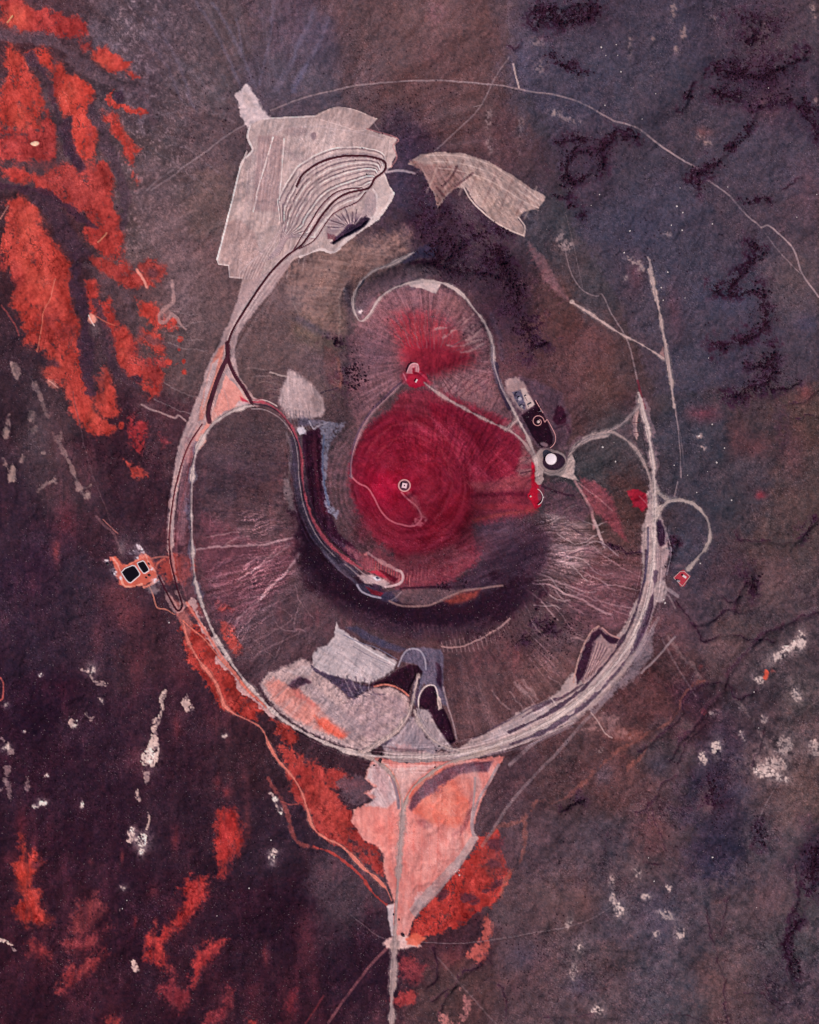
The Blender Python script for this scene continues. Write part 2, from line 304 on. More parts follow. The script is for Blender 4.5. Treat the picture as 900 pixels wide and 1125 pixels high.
# dark ground to the lower left with ember-coloured stains
for x,y,rx,ry,c,a_ in [(62,606,4,14,(132,62,66),.8),(72,575,10,18,(104,46,56),.6),(108,700,6,20,(100,54,62),.5),(150,738,8,22,(104,52,60),.5),(140,670,16,24,(118,60,64),.5),(125,655,18,16,(116,60,64),.5),
    (196,800,5,14,(120,52,58),.5),(150,830,14,14,(84,44,56),.5),(190,720,10,30,(86,46,56),.5),(106,566,6,10,(92,56,66),.4),(200,745,10,18,(92,44,54),.5),
    (22,905,8,16,(120,46,54),.6),(10,945,10,10,(104,42,52),.5),(98,948,3,4,(104,48,56),.6),(132,942,2,8,(130,56,58),.6),(193,925,4,12,(120,50,56),.6),(168,980,7,8,(112,48,54),.6),
    (150,1015,2,6,(130,46,52),.7),(172,1016,2,5,(160,60,58),.8),(85,1108,6,10,(88,44,54),.6),(20,1070,14,20,(76,40,52),.5),(240,860,4,12,(110,48,54),.6),(250,872,4,6,(130,50,54),.6),(268,850,4,20,(92,50,58),.5),(270,900,4,20,(110,52,56),.6)]:
    glow(x,y,rx,ry,c,a_)
red("18,918 25,930 30,945 44,943 46,955 36,960 34,975 44,980 44,1000 54,1020 40,1018 20,1015 12,1000 24,990 26,978 16,965 16,950 22,940",(176,56,50),.9,3); glow(24,965,7,12,(200,64,54),.8); blob(38,952,4,4,(86,40,52),.6)
red("93,990 105,990 108,1003 98,1022 88,1032 80,1020 85,1000",(126,52,56),.75,4); red("75,1043 95,1030 114,1018 116,1023 100,1042 82,1050",(128,48,54),.7,4)
red("62,1090 75,1070 95,1058 108,1048 112,1052 100,1068 85,1080 70,1094",(140,50,54),.8,3); red("27,1040 40,1042 55,1050 60,1062 45,1058 30,1055",(140,48,52),.75,4)
red("228,962 212,965 196,978 206,988 200,1003 185,1020 170,1030 160,1045 158,1052 170,1058 185,1062 180,1040 192,1025 210,1012 222,995 230,985",(172,50,50),.92,3)
red("190,1068 195,1080 200,1085 208,1080 205,1100 195,1108 180,1098 176,1088",(124,42,50),.8,4); red("225,1038 240,1028 248,1030 238,1042 226,1055 218,1068 210,1080 214,1060",(166,50,52),.9,2)
red("243,893 250,891 258,900 264,915 258,935 248,945 243,960 236,957 240,935 242,915",(176,50,48),.92,2); glow(249,915,5,18,(150,44,50),.5)
red("252,1088 258,1090 255,1110 240,1126 222,1126 225,1112 240,1112 248,1105",(124,44,52),.8,3); red("112,1125 118,1118 128,1120 126,1128",(170,56,54),.9,2); red("310,1108 325,1090 322,1110 310,1122",(112,40,50),.7,4); red("278,1120 285,1118 283,1128",(160,50,50),.8)
glow(336,1035,12,32,(98,46,56),.6); glow(293,1050,3,12,(120,52,58),.7); glow(345,1085,5,20,(90,40,52),.5); glow(278,1090,8,12,(96,42,52),.5)
stroke("355,1095 345,1112 335,1125",(124,50,56),2,2,.6)
# red ground between the ring road and the wandering track, and beyond it
red("198,683 212,686 225,694 240,715 262,748 285,772 294,780 277,787 281,795 268,793 255,786 243,782 233,770 226,755 212,728 203,705",(158,52,48),.92,2)
red("296,791 312,800 328,815 322,820 300,806",(160,54,50),.85,2); red("308,820 335,830 334,840 318,834",(166,56,52),.85,2); red("340,834 356,842 350,846",(150,54,52),.8)
red("318,842 345,840 375,848 398,862 380,868 360,866 370,876 386,890 392,905 402,925 417,930 421,946 420,962 405,952 385,937 365,927 350,915 342,900 335,886 325,880 316,860",(158,52,50),.85,3,4,.5,mod=N7+N18b+1.1)
red("335,866 355,860 372,880 385,905 380,925 360,915 345,895",(164,58,54),.75,3)
fill("370,860 385,850 410,858 414,866 400,872 410,880 392,886 380,880",(92,70,78),2,.85,.4,2,mod=N7+.9)
red("237,662 250,668 256,677 242,672",(158,58,54),.9); red("245,686 260,690 264,700 270,710 262,716 250,706",(160,60,56),.9)
red("170,622 185,610 210,610 212,625 200,640 190,635 178,640",(160,66,62),.85,3); red("206,662 220,660 224,672 216,677",(180,62,54),.9); glow(190,590,14,12,(124,62,68),.5)
red("448,1032 455,1010 462,998 480,985 500,960 520,935 535,915 546,912 549,930 556,950 560,965 550,985 540,997 520,1006 500,1019 480,1029 462,1032",(172,54,50),.95,1.8)
for x,y,rx,ry,r_ in [(515,988,12,6,.3),(545,927,9,7,0),(543,950,7,3,.2),(546,972,8,3,-.5),(538,978,6,2.5,-.3),(488,984,8,4,-.8)]: blob(x,y,rx,ry,(84,44,54),.85,2,.5,3,r_)
for s in ["470,1010 500,1000 530,985","475,1020 510,1008 535,995","480,1000 500,990 520,965"]: stroke(s,(150,46,48),2.5,2.5,.5,.6)
glow(548,945,18,24,(104,62,68),.5)
red("535,1006 541,1012 537,1040 526,1056 510,1053 524,1036 528,1020",(176,84,78),.85,2); red("448,1084 456,1092 454,1105 446,1104",(150,54,56),.85); red("436,1058 450,1050 460,1054 452,1062 440,1070",(140,50,54),.6,3); red("450,1095 440,1090 430,1100 442,1110",(150,52,56),.8)
red("505,1090 514,1105 512,1118 500,1125 508,1108",(170,110,108),.8,2); red("484,1113 492,1115 496,1128 484,1128",(190,120,114),.8,2); glow(495,1055,14,12,(120,60,62),.6)
red("438,1050 470,1060 455,1080 445,1075",(126,46,54),.6,4)

red_zone = sstep(60, 105, IMG[..., 0]-IMG[..., 1])
DGR = fbm((X*.3+Y)/46 + N18*.5, (X-Y*.3)/5.5 + N18b*.7, 44, 4, .6)
IMG += (red_zone*(N18b*10 + N40*10 + DGR*22 - 46*np.clip(.10-VEIN, 0, 1)/.10*np.clip(.4+N40b, 0, 1)))[..., None]*np.array([1, .55, .5], np.float32)
# ---------------- right-hand plain: soil stains, ledges, washes
for x,y,rx,ry,c,a_ in [(700,300,8,20,(100,62,72),.6),(742,340,8,30,(96,60,70),.5),(650,380,26,30,(104,68,72),.6),(630,430,18,30,(98,64,72),.5),(700,440,20,14,(90,60,68),.5),
    (775,455,16,8,(110,56,66),.7),(838,545,6,4,(140,50,62),.8),(832,490,14,14,(110,64,68),.5),(885,430,10,12,(132,70,72),.6),(842,405,20,30,(92,72,76),.4),(878,300,26,30,(100,82,80),.5),
    (845,110,20,22,(98,62,70),.5),(840,40,20,26,(104,76,78),.5),(890,200,16,30,(94,66,74),.5),(775,145,8,6,(128,82,80),.6),(810,480,10,20,(118,68,70),.4),(874,500,12,30,(104,66,72),.5),
    (740,690,30,26,(112,74,78),.6),(790,712,30,14,(112,86,88),.6),(842,650,22,18,(118,94,92),.5),(860,628,20,20,(108,78,80),.5),(720,780,30,14,(112,70,70),.5),(690,808,20,8,(150,84,74),.7),
    (650,790,14,14,(124,88,86),.7),(660,845,24,16,(110,72,74),.6),(700,860,40,26,(112,76,76),.5),(720,915,14,18,(118,72,72),.5),(640,960,22,30,(112,78,78),.4),(690,955,18,18,(118,90,90),.4),
    (778,880,8,14,(138,98,92),.6),(790,1100,14,20,(114,84,82),.5),(850,990,18,24,(104,76,80),.5),(870,900,16,26,(112,88,86),.5),(760,770,14,16,(56,38,56),.5),(795,820,20,40,(58,46,60),.7),
    (795,880,14,30,(56,42,58),.6),(835,915,9,14,(58,46,64),.6),(725,840,14,12,(70,70,88),.5),(665,850,10,10,(86,80,92),.5),(893,945,12,18,(56,40,60),.8),(640,990,10,16,(120,84,80),.5),
    (600,985,16,18,(118,90,88),.3),(760,600,30,40,(72,66,84),.4),(800,330,26,14,(70,66,86),.6),(885,355,12,10,(76,72,94),.6),(700,250,30,30,(72,68,88),.4),(630,120,30,20,(72,68,88),.4),(575,60,8,24,(96,92,112),.5),
    (595,45,10,8,(90,82,98),.4),(725,1010,20,30,(76,72,90),.5),(640,1085,16,12,(78,72,92),.5),(575,1050,20,16,(78,72,92),.4),(820,870,14,10,(84,80,98),.4),(600,70,26,12,(70,64,84),.4)]:
    glow(x,y,rx,ry,c,a_)
# crimson bits
fill("690,540 700,537 712,545 714,558 706,562 694,556",(150,26,46),1.5,.9,.4,2); stroke("702,545 710,552 716,560",(180,110,116),1.2,1.5,.5); blob(770,722+10,3,3,(150,70,70),.6)
fill("637,523 655,530 672,545 680,570 690,595 680,590 665,572 650,560 640,540",(138,64,74),3,.7,.4,2); 
stroke("632,528 642,545 650,562 652,580",(178,130,130),3,2.5,.8); stroke("636,530 655,545 672,560",(168,116,118),1.6,2,.6); stroke("652,572 660,590 665,602",(196,168,166),3,2,.8)
# pale clay exposures
for x,y,rx,ry,a_,r_ in [(868,712,14,5,1,-.45),(880,706,5,9,.9,0),(858,722,10,4,.9,-.4),(835,748,5,3.5,1,.5),(788,824,6,8,1,0),(877,762,6,9,.85,0),(772,835,2.5,5,.9,-.3),(862,820,14,10,.55,.3),(855,838,14,8,.6,.4),
    (682,1000,7,5,1,.6),(675,985,2,10,.6,-.1),(711,986,4,3,.8,.3),(736,978,2.2,2.2,1,0),(733,1006,9,5,.6,.2),(748,1025,5,7,.85,0),(722,1028,3,4,.7,0),(656,1112,6,8,.75,0),(638,1043,4,5,.8,0),(632,1068,5,10,.4,0),
    (840,848,14,7,.9,.5),(860,856,10,4,.8,.4),(783,785,3,3,.5,0),(675,968,3,5,.5,0),(625,1015,3,8,.5,.2),(897,825,5,10,.6,0),(700,960,4,6,.6,0),(816,808,2,9,.6,-.3),(660,820+5,3,3,.3,0),(840,790,3,4,.5,0),(815,775,1.5,3,.8,0)]:
    blob(x,y,rx,ry,(190,172,166),a_,2,.5,3.2,r_,mod=N3*.9+N7*.6+.95,var=18)
blob(842,742,3,6,(214,90,72),.95,1.2,.3,1,.2); blob(850,737,2,1.5,(170,80,72),.7)
blob(774,783,3,3,(150,64,68),.8)
for s in ["810,762 825,790 835,810 832,830 838,845","835,810 850,830 862,845","735,700 745,715 760,730 770,745"]: stroke(s,(140,118,116),3,4,.45,.8,.5,.6)
for x,y,rx,ry in [(692,50,2,10),(740,10,3,8),(752,35,2,8),(745,52,1.5,4),(783,19,5,2),(894,10,3,10),(898,108,3,4),(718,82,0.1,.1),(770,150,4,2),(778,157,4,3),(720,40,2,2)]:
    blob(x,y,rx,ry,(150,126,122),.7,2,.4,2,mod=N3+1)
for x,y,rx,ry,a_ in [(611,122,6,3,.95),(625,128,10,4,.4),(635,132,6,3,.4),(595,72,8,7,.4),(592,44,10,6,.4),(573,140,4,12,.35),(570,170+0,2,2,.2),(536,130,4,14,.4),(540,160,3,12,.4),(618,265,5,12,.6),(625,270,6,6,.6),(700,288,5,3,.8),(706,296,3,4,.8),(692,283,4,2,.7),(688,305,3,2,.7),(733,258,4,2,.4),(770,478,4,3,.8),(773,492,2,2.5,.9),(722,660,2,2,.7)]:
    blob(x,y,rx,ry,(158,138,136),a_,2,.5,2.5,mod=N3+N7+.9)
stroke("565,70 570,90 571,96",(190,170,166),2,1,.8); stroke("561,0 561,35 566,60 566,95",(110,94,102),3,3,.4,.8,0,.6)
# thin two-wheel tracks across the plain
PT=(150,130,132)
stroke("345,200 352,197",PT,1,1,.01)
for s,w_,a_ in [("165,208 185,195 205,180 225,167 250,147 272,135",1.8,.6),("160,208 175,195 190,185",2,.5),("297,121 330,108 365,99 400,93 450,88 500,89 545,93 583,99 610,103 640,112 675,132",1.8,.75),
   ("675,132 700,140 720,155 745,172 768,185",2,.95),("778,197 800,213 820,235 837,250",1.7,.75),("837,250 845,248 860,260 873,275 882,300 900,325",1.8,.9),("840,255 850,268 858,278 880,300",1.2,.5),
   ("478,165 495,150 520,125 535,103 545,85 560,62",1.5,.55),("520,116 530,113",1.2,.6),("410,133 418,145 424,155",1.4,.5),("620,268 628,300 640,318 655,325 662,323 672,345",1.4,.6),
   ("672,345 688,370 697,400 702,425",1.6,.6),("742,447 746,470 748,500 749,525",1.4,.7),("742,450 748,475 752,510",1.2,.35),("745,530 742,545",1.3,.7),("622,235 632,275 640,315",.9,.35),("560,840 590,815 620,800 640,785",4,.6),
   ("530,930 560,885 590,850 615,825 640,795 665,770 705,710 725,680",3.4,.5),("595,910 610,890 640,860 680,815",1,.01),("558,900 590,870 600,845",1,.01),("445,1035 500,1037 540,1033 590,1025 625,1020",1.1,.4),("480,1052 500,1075 530,1110 545,1125",1.8,.28),("613,1022 650,1010 690,985",1.2,.35),
   ("360,1125 385,1090 410,1058 428,1040",3,.75),("385,1005 410,1025 425,1033",1.2,.3),("718,730 750,690 780,650",.9,.01),("742,700 722,722 705,740",2.4,.8),("686,730 690,745 705,755 725,780 760,795",1,.01),("728,702 740,725 752,745 765,765",2,.3),("726,650 735,655 742,668",2,.5),
   ("756,580 757,600 752,625",.1,.01),("0,745 3,752 3,765 0,770",1.8,.8),("835,900 850,870 862,855",1.3,.4),("868,790 900,770",1,.2)]:
    c = (176,84,80) if s.startswith(("0,745",)) else ((128,76,80) if s.startswith("360,1125") else PT)
    stroke(s,c,w_,1.3,a_,.15,0,.35)
# rust-coloured edge along the wash
for s in ["530,930 545,910 560,905 575,900 590,880 610,880 635,868 655,845 680,825 700,812 712,805 735,795 760,755 775,748","575,900 578,920 572,945 560,960 552,985","690,845 700,835 715,815"]:
    stroke(s,(136,82,74),3.2,3,.6,.5,.5,.5)
# dark gullies and ledge lines
DK=(44,22,40)
GUL=[("702,822 722,812 742,795 752,775 765,757 780,750 793,749 805,757 815,765 830,760",2.6,.85),("745,853 728,862 722,880 712,893 703,895",2,.7),("720,890 725,915 732,935",1.1,.6),("715,893 718,910",1.1,.5),("705,948 725,947",1.2,.7),
  ("530,1052 520,1065 508,1072 498,1085 485,1090 475,1100",3.4,.85),("505,1080 490,1095 483,1115",2,.6),("532,1050 538,1060",4,.8),("475,1045 480,1060 478,1075 468,1082",4,.7),("613,890 630,882 640,880",4,.9),("605,870 615,876",1,.01),
  ("740,662 750,672 755,680 765,692 775,702 800,697 825,700 850,705",3,.75),("760,685 775,682 790,675 800,668 815,672",2.6,.85),("810,583 815,592 828,596 845,596 858,596 878,590 900,572",3.4,.85),("808,672 812,655 822,640 835,655",4,.7),
  ("792,655 805,660 812,655",1.5,.7),("660,596 672,603 690,608 707,609",2.2,.95),("744,590 742,602 736,612 732,618",5,.85),("772,985 778,1010 788,1050 800,1100 806,1125",1.5,.6),("800,985 797,1005 798,1025",1,.5),("875,955 877,985 868,1010 872,1040 868,1070 878,1085",4,.75),
  ("845,1085 850,1095 862,1105",2,.7),("820,1092 840,1094 860,1110",1.2,.6),("730,1118 755,1115 780,1125",2,.6),("600,1115 640,1120 660,1122",1.6,.5),("566,940 580,965 600,970",1,.01),("547,1085 556,1100 558,1125",1.4,.6),("790,860 790,900 800,930",2,.01),
  ("845,1120 870,1085 885,1100",1.4,.01),("880,1000 876,1040",2,.01),("700,580 690,600",.1,.01),("755,560 790,570 810,585",1,.01),("880,460 890,455 900,458",1.6,.8),("865,445 885,440 900,430",1.6,.6),("830,705 850,690 880,680 900,672",6,.5),("838,700 800,745 790,765 770,790 745,820 735,835",3.5,.45),
  ("560,990 570,960 580,930",.1,.01),("690,560 700,575",.1,.01),("775,795 760,810 748,830 744,840",1.2,.6),("838,800 832,830 828,843",1.6,.4),("570,85 580,92",.1,.1),("862,205 880,192",2,.7),("585,380 600,375",2,.7),("573,47 568,55 562,52",2,.8),("668,158 662,165",2,.6),("647,1020 660,1030",.8,.3),
  ("740,960 735,985",.6,.3),("505,300 470,290",.1,.01),("812,1090 800,1105",.5,.3),("675,840 690,830",.5,.3),("760,585 790,600",.3,.1),("748,795 735,810 720,820",.4,.2),("672,912 664,930 676,948",.8,.3),("600,270 604,250",.5,.2)]
for s,w_,a_ in GUL:
    if a_ > .05: stroke(s,DK,w_*.42+.3,1.6,a_,1.0,.35,.4); stroke(s,(60,38,52),w_*1.5,4,a_*.45,.7,.8,.6)
TREEBANDS=[("590,22 600,14 612,18 622,22 640,20 652,8",8),("600,8 640,2 655,12",8),("608,58 615,68 625,72 640,78 648,80",5),("612,155 640,150 660,158 672,150 688,153",5),("640,165 655,170 662,190",6),("636,165 622,175 618,195 632,200 645,190",6),("606,213 624,217",3),
  ("625,225 640,235",6),("765,188 780,186 792,175 805,160 820,148 828,130 838,112 855,108 880,108 897,118",7),("785,75 800,78 820,78 840,82 860,70 885,60",11),("815,15 835,25 825,45 850,30",9),("753,117 757,100 760,90",5),("782,95 800,105 815,100",8),("768,190 768,205",7),
  ("811,219 830,220 847,220",4),("826,265 838,275 845,278",5),("785,317 800,318 815,320 832,316",6),("840,280 830,285 815,300 800,312",5),("838,320 843,340 842,355 830,365 812,376 790,383",8),("850,380 850,400 846,415 830,425 815,432 806,436",9),("848,425 865,425 880,418",4),("822,400 850,400",6),
  ("480,262 482,285 500,297 520,298 545,300",9),("548,285 560,310 568,335 575,360 582,380",14),("556,300 545,270 552,250",12),("380,392 388,400 396,408 388,420 380,412",10),("352,370 365,370 374,380",5),("475,240 490,250 500,265 495,280",20),("520,258 540,268 550,285",16),
  ("668,600 690,606 705,609",2),("745,592 740,605 733,617",7),("825,635 828,650",9),("895,575 880,590",5),("893,935 898,960 890,980",10),("835,910 840,925",7),("780,860 786,880",9),("640,155 625,165",5),("873,110 892,130 900,150",6),("878,1010 870,1035 878,1070",6),("675,150 660,165",5),
  ("586,382 600,376",5),("615,885 640,880",5),("675,145 700,150",5),("545,455 560,400",1),("498,700 540,700 600,700",1),("590,680 610,690",8),("575,700 600,690",8),("480,645 500,643 520,641",4)]
for s,w_ in TREEBANDS:
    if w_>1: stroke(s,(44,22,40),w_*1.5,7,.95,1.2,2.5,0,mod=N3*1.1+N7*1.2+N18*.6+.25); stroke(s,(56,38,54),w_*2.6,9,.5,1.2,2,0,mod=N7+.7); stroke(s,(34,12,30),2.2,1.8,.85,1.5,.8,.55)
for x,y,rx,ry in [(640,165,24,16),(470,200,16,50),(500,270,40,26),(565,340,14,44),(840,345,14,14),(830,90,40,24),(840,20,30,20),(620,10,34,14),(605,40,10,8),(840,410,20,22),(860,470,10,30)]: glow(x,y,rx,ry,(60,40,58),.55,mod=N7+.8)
glow(450,165,12,24,(56,44,62),.8); glow(440,200,10,30,(68,58,78),.6)
# ---------------- tan slope under the terraces, slope north of the crater
fill("315,288 345,282 385,270 420,262 446,262 448,280 425,290 402,302 388,320 380,345 372,368 352,366 342,350 322,330 308,310",(152,120,112),10,.9,.9,5,mod=N18*.5+N7*.4+1)
glow(395,310,14,24,(140,104,96),.6); glow(365,355,14,12,(132,104,98),.7); glow(320,330,30,14,(118,98,100),.5); stroke("376,320 372,345 372,380",(150,130,120),1.5,2,.5,.4); stroke("380,318 384,330 390,335",(196,180,174),3,3,.6,.4,.8)
for k in range(7): stroke([(330-k*2,292+k*8),(360,294+k*8),(385,290+k*7)],(146,122,114),1.4,2,.35,.5)
stroke("326,340 322,330 328,345",(150,130,126),1.5,2,.5)
glow(350,400,26,16,(108,86,94),.5); fill("355,378 370,385 372,405 376,422 366,428 360,410",(116,76,74),3,.5); stroke("372,395 376,415 373,425",(160,96,80),3,4,.5); stroke("360,368 340,358 328,350",(78,72,90),6,8,.5,.6)
glow(385,330,5,18,(70,58,72),.7); glow(384,365,8,30,(72,56,66),.6); glow(390,405,8,10,(58,52,72),.6)
stroke("352,431 362,428 372,426",(52,36,50),1.4,1,.8)
# ---------------- north bowl
fill("390,352 400,330 415,318 440,312 470,314 500,322 520,345 533,372 536,400 545,430 560,455 550,465 520,448 490,432 462,420 440,420 425,432 408,450 392,470 386,450 384,410 386,375",(124,86,92),5,.8,.4,3)
IMG += (sstep(-6,8,segdist(X,Y,parse("386,352 400,322 440,312 500,320 535,372 545,430 500,440 440,425 400,460 386,400"),True))*(np.clip(PN,-.3,1)*34+np.clip(N3,-1,1)*6))[...,None]*np.array([1,.82,.84],np.float32)
glow(410,390,22,30,(100,76,86),.7); glow(430,345,26,14,(128,84,90),.6); glow(500,335,20,12,(126,88,88),.6)
fill("432,352 450,342 470,345 490,355 505,372 522,388 520,398 500,406 478,412 462,415 446,400 441,380 434,364",(150,50,62),10,.9,.4,4,mod=PN*.8+.95); glow(465,375,38,34,(142,54,64),.45,mod=PN+.9)
fill("445,375 470,370 500,385 515,392 500,402 480,408 465,412 450,402 444,388",(130,30,48),6,.9,.3,2); glow(455,372,14,14,(170,48,58),.6,mod=PN+.7); glow(445,395,6,16,(176,60,74),.6)
for k,(x0,y0,x1,y1) in enumerate([(485,372,520,345),(495,365,530,352),(490,380,530,372),(505,385,532,378),(480,362,510,350),(512,375,528,362)]): stroke([(x0,y0),((x0+x1)/2,(y0+y1)/2+3),(x1,y1)],(178,146,144),1.6,2.4,.6,.5,.5,.4)
glow(520,368,12,12,(160,126,126),.6,mod=N3+.7); glow(520,425,22,16,(122,84,86),.6)
for k in range(13): stroke([(476+k*5,430-k*1.2+(k%3)*6),(486+k*5,424-k*1.2+(k%3)*6),(494+k*5,415-k*.6+(k%3)*6)],(80,46,56),1.4,1.6,.6,.5)
for k in range(14):
    t=k/13; stroke([(415+100*t,345-12*math.sin(3.1*t)),(430+70*t,362-8*math.sin(3.1*t)),(440+52*t,380)],(146,100,104) if k%2 else (96,56,66),1.1,2,.45,.5)
fill("385,335 400,315 420,302 445,295 480,292 482,305 460,310 435,314 415,324 402,340 396,350 388,346",(92,72,80),3,.8,.4,2); blob(397,342,3,3,(220,200,200),.8,1.5,.2,1,mod=N3+.8); blob(460,300,14,7,(100,84,90),.6)
fill("437,288 455,275 470,268 480,272 478,284 462,284 445,290",(50,46,68),2.5,.8,.4,2); fill("448,290 465,285 480,286 486,296 470,292",(46,22,40),2,.9,.3,2)
fill("448,311 470,309 485,312 482,318 479,323 470,320 460,316 452,317",(178,160,158),1,.95,.1,.6); blob(451,317,6,2,(90,66,76),.8,1,.1,.6)
# ---------------- main cone: fans, flutes
ring=X*0
fill("215,480 235,462 262,450 290,450 315,475 325,520 330,570 345,610 375,640 400,665 440,690 480,700 480,820 440,830 380,820 320,790 270,745 235,690 218,640 212,560",(92,70,80),4,.0)
m_out=np.hypot((X-465)/265,(Y-620)/225)<1.06
fl=((PC*.7+PC2*.6)*sstep(90,160,np.hypot(X-470,Y-585)))*m_out*sstep(440,520,Y)
IMG += (fl*9)[...,None]*np.array([1,.9,.9],np.float32)
fill("218,560 240,575 270,590 300,600 328,590 330,600 315,640 290,665 262,690 245,690 228,660 218,620",(112,62,74),6,.55,.6,3,mod=PC+1)
for s,w_,a_ in [("210,604 240,600 270,598 300,596 325,592 332,590",2.2,.85),("332,596 325,615 312,632 295,650 275,668 260,684",2.6,.75),("318,600 300,612 282,625 262,640",1.4,.5),("225,590 245,586 262,584",1.3,.6),("245,598 260,590 275,588",1.1,.5),
   ("320,598 302,605 290,618 280,628 285,640",1.2,.45),("300,610 280,615 268,622",1.2,.45),("330,660 322,690 335,695",1.4,.4),("296,665 305,690 325,695",1.2,.4),("325,640 332,665 345,680",1,.35),("250,720 275,700 300,720 310,700",1.2,.3),("290,700 320,680 300,665",1,.4),("215,630 235,640 250,655",1.1,.3),
   ("300,640 290,655 262,690",1.2,.4),("340,690 320,700 292,712 280,722",1.2,.35)]: stroke(s,(172,136,140),w_,1.8,a_,.5,0,.4)
glow(240,660,16,30,(74,52,64),.3); glow(250,640,10,14,(122,70,78),.4)
for k in range(22):
    y0=462+k*5.4+(k*7%5); x0=228+(k*37%60); stroke([(x0,y0),(x0+14,y0+3),(x0+30+(k*13%12),y0+5)],(62,46,60),1,1.4,.45,.7)
for k in range(16):
    y0=405+k*3; x0=268+(k*29%40); stroke([(x0,y0),(x0+12,y0-2),(x0+26,y0+2)],(70,52,62) if k%3 else (150,128,124),1,1.4,.45,.7)
# east fan: bright ravines
fill("600,562 625,560 642,572 650,590 660,605 640,625 625,632 608,615 600,600 612,585",(148,122,124),6,.6,.6,4,mod=PC+.9)
IMG += (sstep(-10,10,segdist(X,Y,parse('596,566 625,560 642,572 655,592 700,620 716,640 710,672 690,688 650,676 620,664 590,640 570,625 575,600'),True))*(BRA*72+np.clip(PCW-.1,0,1)*60-np.clip(-PCW-.1,0,1)*30+np.clip(N40b,-.5,.6)*10)*np.clip(.75+N40*.5+N18*.5,.15,1.4)*sstep(300,190,np.hypot(X-470,Y-585)))[...,None]*np.array([1,.86,.88],np.float32)
for k in range(14):
    th=-.2+k*.058; r0=130+(k*31%28); r1=r0+26+(k*17%44)
    P=[(470+r*math.cos(th+.04*math.sin(r*.1+k)),585+r*math.sin(th+.04*math.sin(r*.1+k))) for r in np.linspace(r0,r1,6)]
    stroke(P,(186,164,164) if k%3 else (64,44,56),1.2,1.5,.6 if k%3 else .7,.35,0,.3)
for s,w_,a_ in [("562,628 578,634 590,640 605,642 618,650 640,660 655,668 672,676",1.9,.85),("586,636 606,637 622,643 640,650",1.5,.7),("572,640 590,655 602,668 612,680",1.4,.6),("610,648 622,662 640,672",1.4,.5),("622,645 640,655 660,662 690,668 710,672",1.6,.6),
    ("600,660 615,672 630,690",1.2,.4),("650,655 670,670 700,680",1.2,.5),("650,600 670,615 690,628 715,640",1.4,.5),("645,610 665,612 690,605",1.2,.3),("640,628 660,640 680,645 712,650",1.3,.5),("560,640 575,660 590,690 600,700",1.3,.4),("632,695 640,700 622,702",1,.4),("555,628 575,625 600,632",1.2,.5)]: stroke(s,(182,148,150),w_,1.6,a_,.4,0,.35)
fill("640,590 660,610 700,612 716,620 712,660 695,690 660,700 640,690 620,670 625,650 645,640",(116,74,84),8,.45,.6,3,mod=PC+.9)
for s in ["540,758 550,770 560,778","570,752 580,762 592,768","575,748 588,765","560,760 575,778","632,700 642,705","565,750 590,775","605,745 620,755"]: stroke(s,(150,120,120),1.6,2,.55,.5,.3)
glow(582,762,8,8,(156,124,120),.5,mod=PC+.8)
wf=sstep(-8,14,segdist(X,Y,parse("216,566 245,556 290,560 335,585 330,640 300,690 285,720 255,700 235,672 218,620"),True))
IMG += (wf*(BRA*58+np.clip(PCW-.15,0,1)*40-np.clip(-PCW-.2,0,1)*26)*np.clip(.6+N40*.6+N18*.4,.1,1.4))[...,None]*np.array([1,.8,.84],np.float32)
ir=sstep(-6,10,segdist(X,Y,parse("356,480 388,462 388,560 420,612 400,612 372,575 360,540"),True)); IMG += (ir*(10*np.sin(np.hypot(X-450,Y-535)*1.1+N18*2)+12*N7))[...,None]*np.array([1,.6,.7],np.float32)
sf=sstep(-8,14,segdist(X,Y,parse("500,715 560,690 610,690 640,720 630,760 560,800 510,815"),True)); IMG += (sf*(np.clip(PCW-.2,0,1)*45+BR2*22)*np.clip(.4+N40*.8,.0,1.2))[...,None]*np.array([1,.82,.84],np.float32)
# ---------------- black cinder apron round the south-west of the rim; painted shade on the inner south-east wall
fill("322,500 326,560 335,600 352,635 378,665 412,687 450,694 492,692 532,680 560,662 578,645 600,620 605,590 590,575 560,570 530,575 520,600 532,612 510,632 480,642 450,650 435,655 412,650 390,630 365,600 345,570 336,520",(60,40,54),5,.9,.4,2)
glow(575,600,26,28,(58,40,54),.75); glow(540,590,22,18,(64,48,64),.5); glow(590,590,12,10,(66,36,44),.5); glow(590,625,14,10,(80,56,66),.4)  # soft dark tones paint the shade of the bowl's inner south-east wall
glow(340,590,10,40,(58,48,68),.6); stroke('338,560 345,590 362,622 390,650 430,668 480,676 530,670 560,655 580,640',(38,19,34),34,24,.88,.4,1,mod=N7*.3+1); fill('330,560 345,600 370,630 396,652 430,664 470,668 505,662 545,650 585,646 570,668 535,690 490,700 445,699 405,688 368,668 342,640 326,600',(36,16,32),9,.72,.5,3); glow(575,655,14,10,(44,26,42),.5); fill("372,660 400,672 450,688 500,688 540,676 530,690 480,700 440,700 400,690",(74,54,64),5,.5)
fill("318,478 330,480 331,500 333,540 340,570 352,592 372,610 395,628 388,634 362,615 342,590 328,560 320,520",(64,56,72),2,.85,.2,1)
fill("332,474 352,470 356,500 357,530 362,560 372,585 388,598 400,614 403,625 385,611 366,595 350,574 341,548 336,520 332,495",(54,22,42),1.5,.95,.1,.8)
stroke("345,480 347,510 350,540 358,565",(84,30,46),4,5,.6,.2)
